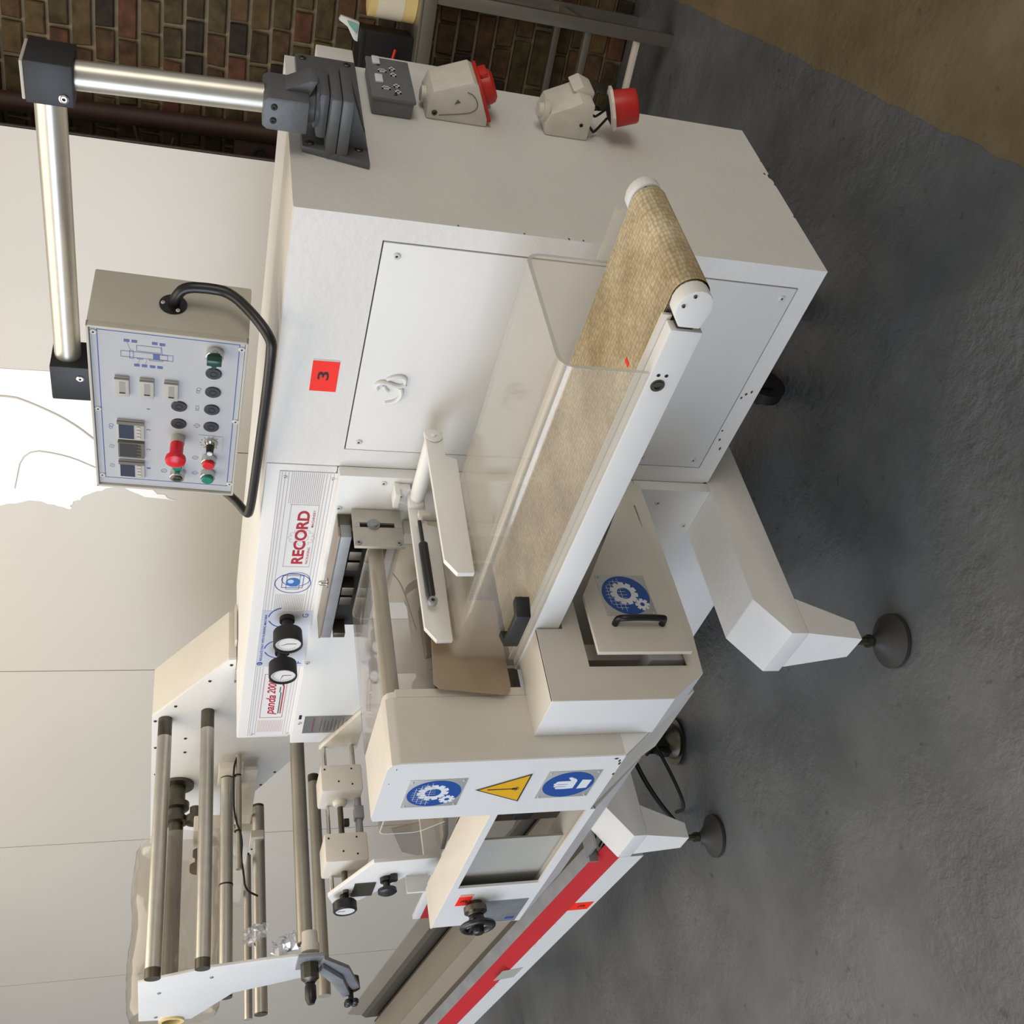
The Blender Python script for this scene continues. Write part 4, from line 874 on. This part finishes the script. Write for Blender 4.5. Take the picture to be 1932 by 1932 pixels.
for y in (-.243, -.458):
    bl = B().box(-1.912, -1.79, y, y+.086, 1.088, 1.212, .008).build('slide_block', cream, fm)
    M = FX(-1.79)
    for u, v in ((y+.07, 1.20), (y+.07, 1.12), (y+.03, 1.16), (y+.02, 1.12)): B(M).cyl((u, v, 0), (u, v, .0006), .003, n=10).build('block_hole', blackm, bl)
B().lathe((-1.865, -.243, 1.150), (0, -1, 0), [(0, .022), (.006, .022), (.014, .017), (.018, .008)], 24).build('collar', cream, fm)
B().lathe((-1.865, -.372, 1.150), (0, 1, 0), [(0, .022), (.006, .022), (.014, .017), (.018, .008)], 24).build('collar', cream, fm)
B().cyl((-1.85, -.24, 1.098), (-1.85, -.372, 1.098), .010, n=16).box(-1.866, -1.834, -.31, -.27, 1.084, 1.112, .004).build('coupling', steel, fm)
B().box(-1.85, -1.835, -.33, -.31, 1.130, 1.145).build('black_clip', blackm, fm)
kb = B().lathe((-1.90, -.512, 1.150), (0, -1, 0), [(0, .013), (.018, .013), (.018, .030), (.022, .034), (.046, .034), (.049, .031), (.049, .028), (.045, .0275)], 36).build('round_knob', black, fm)
B().lathe((-1.90, -.5575, 1.150), (0, -1, 0), [(0, .0272), (.0008, .0272)], 32).build('knob_dial', dial, kb)
B(FY(-.5585)).box(-1.9008, -1.8992, 1.15, 1.172, 0, .0006).build('dial_pointer', red_ink, kb)
B().lathe((-1.795, -.512, 1.045), (0, -1, 0), [(0, .018), (.012, .018), (.014, .010), (.026, .010), (.032, .026), (.042, .027), (.046, .020)], 30).build('star_knob', black, fm)
B().cyl((-1.775, -.512, 1.028), (-1.775, -.53, 1.028), .012, n=6).build('small_knob', black, fm)
B().box(-1.91, -1.82, -.516, -.511, 1.07, 1.13).build('dark_wedge', dark_steel, fm)
B().box(-1.76, -1.745, -.50, -.30, .90, .94).box(-1.80, -1.79, -.56, -.50, .93, .99).build('guide_finger', white, fm)
# film-forming plough below it
fp_ = thing('forming_plough', (-1.5, -.3, .88), 'folded stainless forming plough and cream block between hood and slide', 'machine part')
B().prism([(-1.32, .96), (-1.60, .90), (-1.70, .89), (-1.70, .902), (-1.60, .915), (-1.32, .985)], 'y', -.48, -.12, .002).build('folded_plate', stain, fp_)
B().box(-1.60, -1.45, -.36, -.20, .985, 1.085, .006).build('cream_block', cream, fp_)
B().cyl((-1.64, -.40, .94), (-1.40, -.40, .97), .012, n=14).cyl((-1.64, -.36, .94), (-1.40, -.36, .97), .012, n=14).build('guide_bar', dark_steel, fp_)
B().prism([(-1.30, .93), (-1.73, .93), (-1.73, 1.02), (-1.66, 1.04), (-1.30, 1.06)], 'y', -.150, -.142, .001).build('rear_web', white, fp_)
# ------------------------------------------------------------------ film unwind unit
uw = thing('film_unwind_unit', (-2.6, .25, 1.20), 'white film unwind plate on top of the machine carrying long steel rollers', 'machine part')
up = [(-1.84, 1.452), (-1.842, 1.476), (-2.188, 1.710), (-3.20, 1.722), (-3.15, 1.35), (-2.80, 1.345), (-2.494, 1.199), (-2.30, 1.215), (-1.98, 1.29), (-1.98, 1.452)]
B().prism(up, 'y', .25, .262, .001).build('side_plate', white, uw)
B().prism([(-1.84, 1.452), (-1.842, 1.476), (-2.188, 1.710), (-3.2, 1.722), (-3.2, 1.712), (-2.192, 1.700), (-1.852, 1.472), (-1.852, 1.452)], 'y', .262, .44, .001).build('cover_sheet', cream, uw)
B().box(-1.96, -1.80, .30, .44, 1.4515, 1.458).build('foot_flange', cream, uw)
M = FY(.25)
screws(M, [(-1.87, 1.466), (-1.965, 1.53), (-2.12, 1.635), (-2.215, 1.70), (-2.40, 1.70), (-2.60, 1.70), (-2.80, 1.70), (-2.26, 1.66), (-2.34, 1.60), (-2.44, 1.60), (-1.98, 1.42), (-2.2, 1.34), (-2.38, 1.23), (-2.62, 1.27), (-2.72, 1.315)], uw, .0055, dark_steel)
def roller(x, z, ya, yb, r, m=alu, collar=(.07, 0), name='idler_roller', label=None):
    o = B().cyl((x, ya-collar[0], z), (x, yb, z), r, n=32).build(name, m, uw, label=label)
    if collar[0]: B().cyl((x, ya, z), (x, ya-collar[0], z), r*.97, n=32).build('roller_collar', dark_steel, o)
    if collar[1]: B().cyl((x, yb, z), (x, yb-collar[1], z), r*.97, n=32).build('roller_collar', dark_steel, o)
    return o
roller(-2.204, 1.667, .25, -.569, .0235, collar=(.07, .028))
roller(-2.158, 1.530, .25, -.569, .0225, collar=(.07, .028))
roller(-2.536, 1.450, .215, -.568, .0225, collar=(.03, .004))
roller(-2.901, 1.313, .25, -.530, .0235, collar=(.01, .004))
roller(-3.25, 1.335, .20, -.45, .016, collar=(.01, 0))
roller(-2.392, 1.209, .25, -.473, .0255, alud, collar=(0, .004))
roller(-2.583, 1.131, .21, -.585, .0215, alud, collar=(.03, 0))
B().lathe((-2.688, .25, 1.622), (0, -1, 0), [(0, .06), (.012, .06), (.014, .030), (.075, .030), (.078, .045), (.10, .045), (.105, .03), (.13, .03), (.135, .042), (.155, .042), (.158, .0262), (.80, .0262)], 32).build('film_spindle', dark_steel, uw)
B().box(-2.60, -2.46, .19, .215, 1.395, 1.480, .003).build('roller_bracket', sockw, uw)
B().cyl((-2.458, .24, 1.412), (-2.458, -.187, 1.412), .010, n=14).build('thin_bar', alud, uw)
B().tube([(-2.455, .235, 1.416), (-2.45, .19, 1.43), (-2.45, .10, 1.43), (-2.452, .0, 1.428), (-2.445, -.08, 1.40), (-2.455, -.15, 1.405), (-2.48, -.19, 1.395), (-2.56, -.22, 1.385), (-2.62, -.22, 1.34)], .0035, 8, 2).build('sensor_cable', blackm, uw)
for y in (.16, -.05): B().lathe((-2.456, y, 1.415), (0, -1, 0), [(0, .0125), (.004, .0125)], 16).build('cable_tie', blackm, uw)
B().lathe((-2.536, -.205, 1.450), (0, -1, 0), [(0, .0235), (.005, .0235)], 24).build('cable_tie', blackm, uw)
B().box(-2.98, -2.86, .10, .13, 1.295, 1.345, .003).box(-3.0, -2.5, .20, .215, 1.34, 1.40, .002).box(-3.02, -2.96, .10, .24, 1.30, 1.34, .002).build('roller_bracket', sockw, uw)
B().box(-3.30, -2.62, .02, .05, 1.36, 1.46, .004).box(-2.76, -2.60, .03, .08, 1.42, 1.56, .004).build('brake_plate', sockw, uw)
B().lathe((-2.66, .14, 1.555), (0, -1, 0), [(0, .02), (.03, .02), (.034, .035), (.06, .035), (.07, .012)], 20).build('brake_knob', dark_steel, uw)
B().lathe((-2.72, -.0, 1.53), (0, -1, 0), [(0, .03), (.02, .03), (.024, .022), (.05, .022), (.055, .04), (.075, .04)], 20).build('brake_knob', grime, uw)
# front arm plate and its clamp
fa_ = [(-2.291, 1.709), (-2.255, 1.62), (-2.212, 1.502), (-2.190, 1.35), (-2.185, 1.262), (-2.190, 1.195), (-2.26, 1.190), (-2.385, 1.215), (-2.43, 1.32), (-2.472, 1.429), (-2.70, 1.551), (-2.668, 1.712)]
fap = B().prism(fa_, 'y', -.578, -.570, .001).build('front_arm_plate', white, uw, label='tapered white plate joining the free ends of the rollers')
screws(FY(-.578), [(-2.40, 1.65), (-2.30, 1.50), (-2.64, 1.66)], fap, .006, steel)
B().box(-2.275, -2.165, -.590, -.5785, 1.180, 1.255, .002).build('clamp_plate', steel, fap)
B().lathe((-2.215, -.50, 1.215), (0, -1, 0), [(0, .024), (.035, .025), (.036, .028), (.06, .028)], 28).build('cream_collar', cardb if False else cream, uw)
cl = B().lathe((-2.225, -.590, 1.218), (0, -1, 0), [(0, .027), (.045, .027), (.050, .020), (.056, .016)], 8).build('clamp_nut', dark_steel, uw)
B().lathe((-2.225, -.646, 1.218), (0, -1, 0), [(0, .013), (.01, .017), (.045, .017), (.06, .010)], 20).build('clamp_knob', black, uw)
la_ = B().prism([(-2.24, 1.190), (-2.20, 1.180), (-2.33, 1.105), (-2.50, 1.060), (-2.52, 1.080), (-2.36, 1.135)], 'y', -.615, -.600, .002).build('clamp_link', steel, uw)
B().prism([(-2.21, 1.190), (-2.165, 1.180), (-2.28, 1.090), (-2.48, 1.030), (-2.50, 1.050), (-2.32, 1.12)], 'y', -.600, -.588, .002).build('clamp_link', steel, uw)
B().lathe((-2.515, -.555, 1.055), (0, -1, 0), [(0, .030), (.038, .032), (.042, .024)], 20).build('rusty_collar', mat('rusted_steel', (98, 62, 44), .7, .3, .4, 40), uw)
kk = B().cyl((-2.515, -.59, 1.055), (-2.515, -.63, 1.055), .009, n=12)
for i in range(4):
    a = PI/4+i*PI/2; kk.lathe((-2.515+.016*math.cos(a), -.625, 1.055+.016*math.sin(a)), (0, -1, 0), [(0, .008), (.003, .011), (.014, .011), (.017, .007)], 14)
kk.build('lobed_knob', black, uw)
# film roll on the spindle
rl = thing('film_roll', (-2.69, -.22, 1.46), 'roll of clear packaging film on the spindle of the unwind unit', 'film roll')
b = B(); rs = random.Random(2); n, m = 48, 26; vs = []
for j in range(m+1):
    y = .01-.58*j/m
    for i in range(n):
        a = 2*PI*i/n; r = .146+.004*math.sin(3*a+j*.5)+rs.uniform(-.0022, .0022)+(0 if 0 < j < m else -.012)
        vs.append((-2.69+r*math.cos(a), y, 1.610+r*math.sin(a)))
b.add(vs, [(j*n+i, j*n+(i+1) % n, (j+1)*n+(i+1) % n, (j+1)*n+i) for j in range(m) for i in range(n)]); b.build('wound_film', clearfilm, rl, ang=80)
B().lathe((-2.69, -.555, 1.612), (0, -1, 0), [(0, .040), (.03, .040), (.03, .030), (.0, .030)], 32).build('cardboard_core', cardb, rl)
tl = thing('loose_film_tail', (-2.75, -.30, 1.25), 'crumpled loose end of clear film hanging among the rollers', 'film')
def crumple(c, s, seed, nm):
    r = random.Random(seed); n, m = 12, 9; vs = []
    for j in range(m):
        for i in range(n):
            u, v = i/(n-1)-.5, j/(m-1)-.5; k = 1-.5*abs(v)
            vs.append((c[0]+s[0]*(u*k)+r.uniform(-.008, .008), c[1]+s[1]*math.sin(u*7+v*5)*.5+r.uniform(-.014, .014), c[2]+s[2]*v+r.uniform(-.008, .008)))
    B().add(vs, [(j*n+i, j*n+i+1, (j+1)*n+i+1, (j+1)*n+i) for j in range(m-1) for i in range(n-1)]).build(nm, filmbit, tl, smooth=False)
crumple((-2.68, -.33, 1.345), (.15, .03, .07), 1, 'film_fold'); crumple((-2.72, -.36, 1.225), (.20, .03, .11), 4, 'film_fold')
B().add([(-2.60, .0, 1.49), (-2.60, -.50, 1.49), (-2.64, -.45, 1.37), (-2.66, -.1, 1.37)], [(0, 1, 2, 3)]).build('hanging_film', clearfilm, tl)
# ------------------------------------------------------------------ infeed conveyor, rising to the left
IF = thing('infeed_conveyor', (-2.6, -.28, .20), 'long infeed trough with white side, red stripe and stainless channels', 'conveyor')
dx = Vector((-1, -.02857, .1314))
def strip(poly, t0, t1, name, m, **k):
    """poly is (y, z) in the cross-section at x=-2; t runs along the conveyor from there"""
    n = len(poly); vs = [Vector((-2, p[0], p[1]))+dx*t for t in (t0, t1) for p in poly]
    return B().add(vs, [tuple(range(n)), tuple(range(n, 2*n))[::-1]]+[(i, n+i, n+(i+1) % n, (i+1) % n) for i in range(n)]).build(name, m, IF, **k)
T0, T1 = -.10, 2.4
strip([(-.463, .209), (-.463, .292), (-.455, .292), (-.40, .25), (-.40, .209)], T0, T1, 'side_rail', white2)
strip([(-.4635, .2925), (-.416, .326), (-.409, .320), (-.455, .285)], T0, T1, 'red_stripe', red)
strip([(-.416, .3255), (-.378, .338), (-.372, .338), (-.372, .320), (-.41, .316)], -.02, T1, 'edge_angle', steel)
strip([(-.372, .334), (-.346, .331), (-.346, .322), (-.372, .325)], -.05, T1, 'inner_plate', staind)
strip([(-.344, .330), (-.298, .356), (-.290, .361), (-.286, .356), (-.338, .322)], -.05, T1, 'tray_plate', stain)
strip([(-.286, .356), (-.145, .340), (-.145, .330), (-.29, .345)], -.2, T1, 'tray_plate', stain)
strip([(-.143, .318), (-.107, .318), (-.107, .306), (-.143, .306)], -.2, T1, 'channel_floor', inner_dark)
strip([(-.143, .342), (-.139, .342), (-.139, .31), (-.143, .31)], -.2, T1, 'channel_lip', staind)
strip([(-.107, .400), (-.096, .470), (-.090, .470), (-.09, .306), (-.107, .306)], -.2, T1, 'rear_guard', stain)
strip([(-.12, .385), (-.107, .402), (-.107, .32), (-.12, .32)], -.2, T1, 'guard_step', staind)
s4 = B(); o4 = Vector((-2, -.4635, 0))
def onface(t, z, d=.0008): p = Vector((-2, -.463-d, z))+dx*t; return p
def facequad(t0, t1, z0, z1, name, m, par, d=.0008, sk=0, **k):
    P = [onface(t0, z0, d), onface(t1, z0, d), onface(t1+sk, z1, d), onface(t0+sk, z1, d)]
    Q = [p+Vector((0, .0006, 0)) for p in P]
    return B().add(P+Q, [(0, 1, 2, 3), (7, 6, 5, 4)]+[(i, 4+i, 4+(i+1) % 4, (i+1) % 4) for i in range(4)]).build(name, m, par, **k)
st3 = facequad(.245, .305, .222, .292, 'number_sticker', orange, IF, label='orange sticker reading 3 on the infeed rail')
text('number', '3', frame(onface(.275, .255, .0008), (.991, .028, -.13), (0, 0, 1), (0, -1, 0)), -.009, .009, -.012, .012, ink, st3, d=.0006, bold=.012)
facequad(.83, .93, .245, .318, 'torn_label', mat('torn_label_clear', (176, 174, 166), .3), IF, d=.0008, sk=.02)
rc = random.Random(8); cb = B()
for t, z in ((.42, .288), (.55, .289), (.60, .290), (.62, .286), (.98, .288), (1.02, .289), (1.04, .286)):
    p = onface(t, z, .001); cb.add([p+Vector((-.006, 0, 0)), p+Vector((0, 0, -.005)), p+Vector((.006, 0, .001)), p+Vector((0, 0, .004))], [(0, 1, 2, 3)])
cb.build('paint_chip', white2, IF, kind='stuff')
B().box(-1.99, -1.90, -.42, -.34, .345, .353).box(-1.975, -1.968, -.44, -.30, .322, .352).build('joint_bracket', steel, IF)
for y in (-.40, -.36): B().cyl((-1.95, y, .31), (-1.78, y+.05, .29), .009, n=12).build('joint_rod', dark_steel, IF)
for y in (-.42, -.12): B().box(-4.1, -4.05, y-.03, y+.02, 0, .46).build('rear_leg', white, IF)
gpl = thing('infeed_guide_plate', (-2.35, -.1, .42), 'tan-grey guide plate with one round screw beside the infeed trough', 'plate')
B().prism([(-2.15, .46), (-2.35, .90), (-2.55, .83), (-2.70, .60), (-2.70, .42)], 'y', -.126, -.120, .001).build('guide_plate', stain, gpl)
B().lathe((-2.52, -.126, .745), (0, -1, 0), [(0, .012), (.003, .012), (.003, .006), (.001, .006)], 20).build('round_screw', dark_steel, gpl)
wr = thing('white_rear_rail', (-2.0, -.45, .82), 'short white rail with red end between the frame and the infeed trough', 'rail')
B().box(-2.31, -1.73, -.455, -.440, .845, .869, .001).build('rail_bar', white2, wr)
B().box(-2.31, -2.10, -.455, -.442, .815, .8445, .001).build('red_end', red, wr)
# ------------------------------------------------------------------ workbench and what stands on it
TB = frame(NW*1.943, UW, (0, 0, 1), -NW)
u0 = .1305
wb = thing('workbench', TB @ Vector((-.3, 0, -.2)), 'stainless steel bench frame behind the cabinet, in front of the brick wall', 'bench')
B(TB).box(-1.2, u0+.045, .917, .926, -.40, .004, .001).build('bench_top', tabst, wb)
B(TB).box(-1.2, u0+.045, .872, .9165, -.006, .003, .001).build('bench_apron', tabst, wb)
B(TB).box(u0+.002, u0+.045, .872, .9165, -.40, -.006, .001).build('bench_apron', tabst, wb)
for d in (0, -.38): 
    B(TB).box(u0, u0+.043, 0, .8715, d-.043, d, .002).build('bench_leg', tabst, wb)
    B(TB).box(-1.18, -1.137, 0, .8715, d-.043, d, .002).build('bench_leg', tabst, wb)
    B(TB).box(-1.137, u0, .305, .330, d-.034, d-.008, .001).build('lower_rail', tabst, wb)
B(TB).box(u0+.008, u0+.034, .305, .330, -.38, -.043, .001).build('end_rail', tabst, wb)
B(TB).box(-1.137, u0, .118, .136, -.034, -.008, .001).build('foot_rail', cream, wb)  # bright reflection on the steel rail put into a paler colour
B(TB).prism([(-.022, .322), (-.006, .300), (-.049, .168), (-.068, .186)], 'z', .004, .016, .001).build('dark_strut', dark_steel, wb)
M = FW(2.02)
bb = thing('black_box', M @ Vector((-.1, .927, 0)), 'black box standing on the steel bench under a cream film roll', 'box')
B(M).box(-.30, .005, .927, 1.105, -.12, .03, .004).build('box_body', black, bb)
B(M).box(-.302, .007, 1.092, 1.11, -.122, .032, .003).build('box_lid', blackm, bb)
cr = thing('cream_reel', M @ Vector((.11, .94, 0)), 'cream reel with a white label standing on the bench beside the black box', 'reel')
B(M).cyl((.115, .927, -.05), (.115, 1.085, -.05), .075, n=40).build('reel_body', cardb, cr)
B(M).cyl((.115, .970, -.05), (.115, 1.060, -.05), .0758, n=40).build('reel_label', paper, cr)
tg_ = thing('tape_dispenser', M @ Vector((-.02, 1.11, 0)), 'small white and teal tape holder lying on top of the black box', 'dispenser')
B(M).prism([(-.045, 1.1115), (.018, 1.1115), (.030, 1.175), (.015, 1.182), (-.002, 1.150), (-.04, 1.125)], 'z', -.05, -.02, .003).build('holder_body', sign_white, tg_)
B(M).prism([(-.02, 1.118), (.012, 1.118), (.018, 1.155), (.004, 1.145)], 'z', -.0195, -.016).build('teal_insert', teal, tg_)
rd = thing('red_marker', M @ Vector((-.12, .93, .06)), 'thin red stick fixed against the front of the black box', 'stick')
B(M).cyl((-.105, 1.0, .045), (-.038, .988, .045), .0055, n=12).build('stick_body', redp, rd)
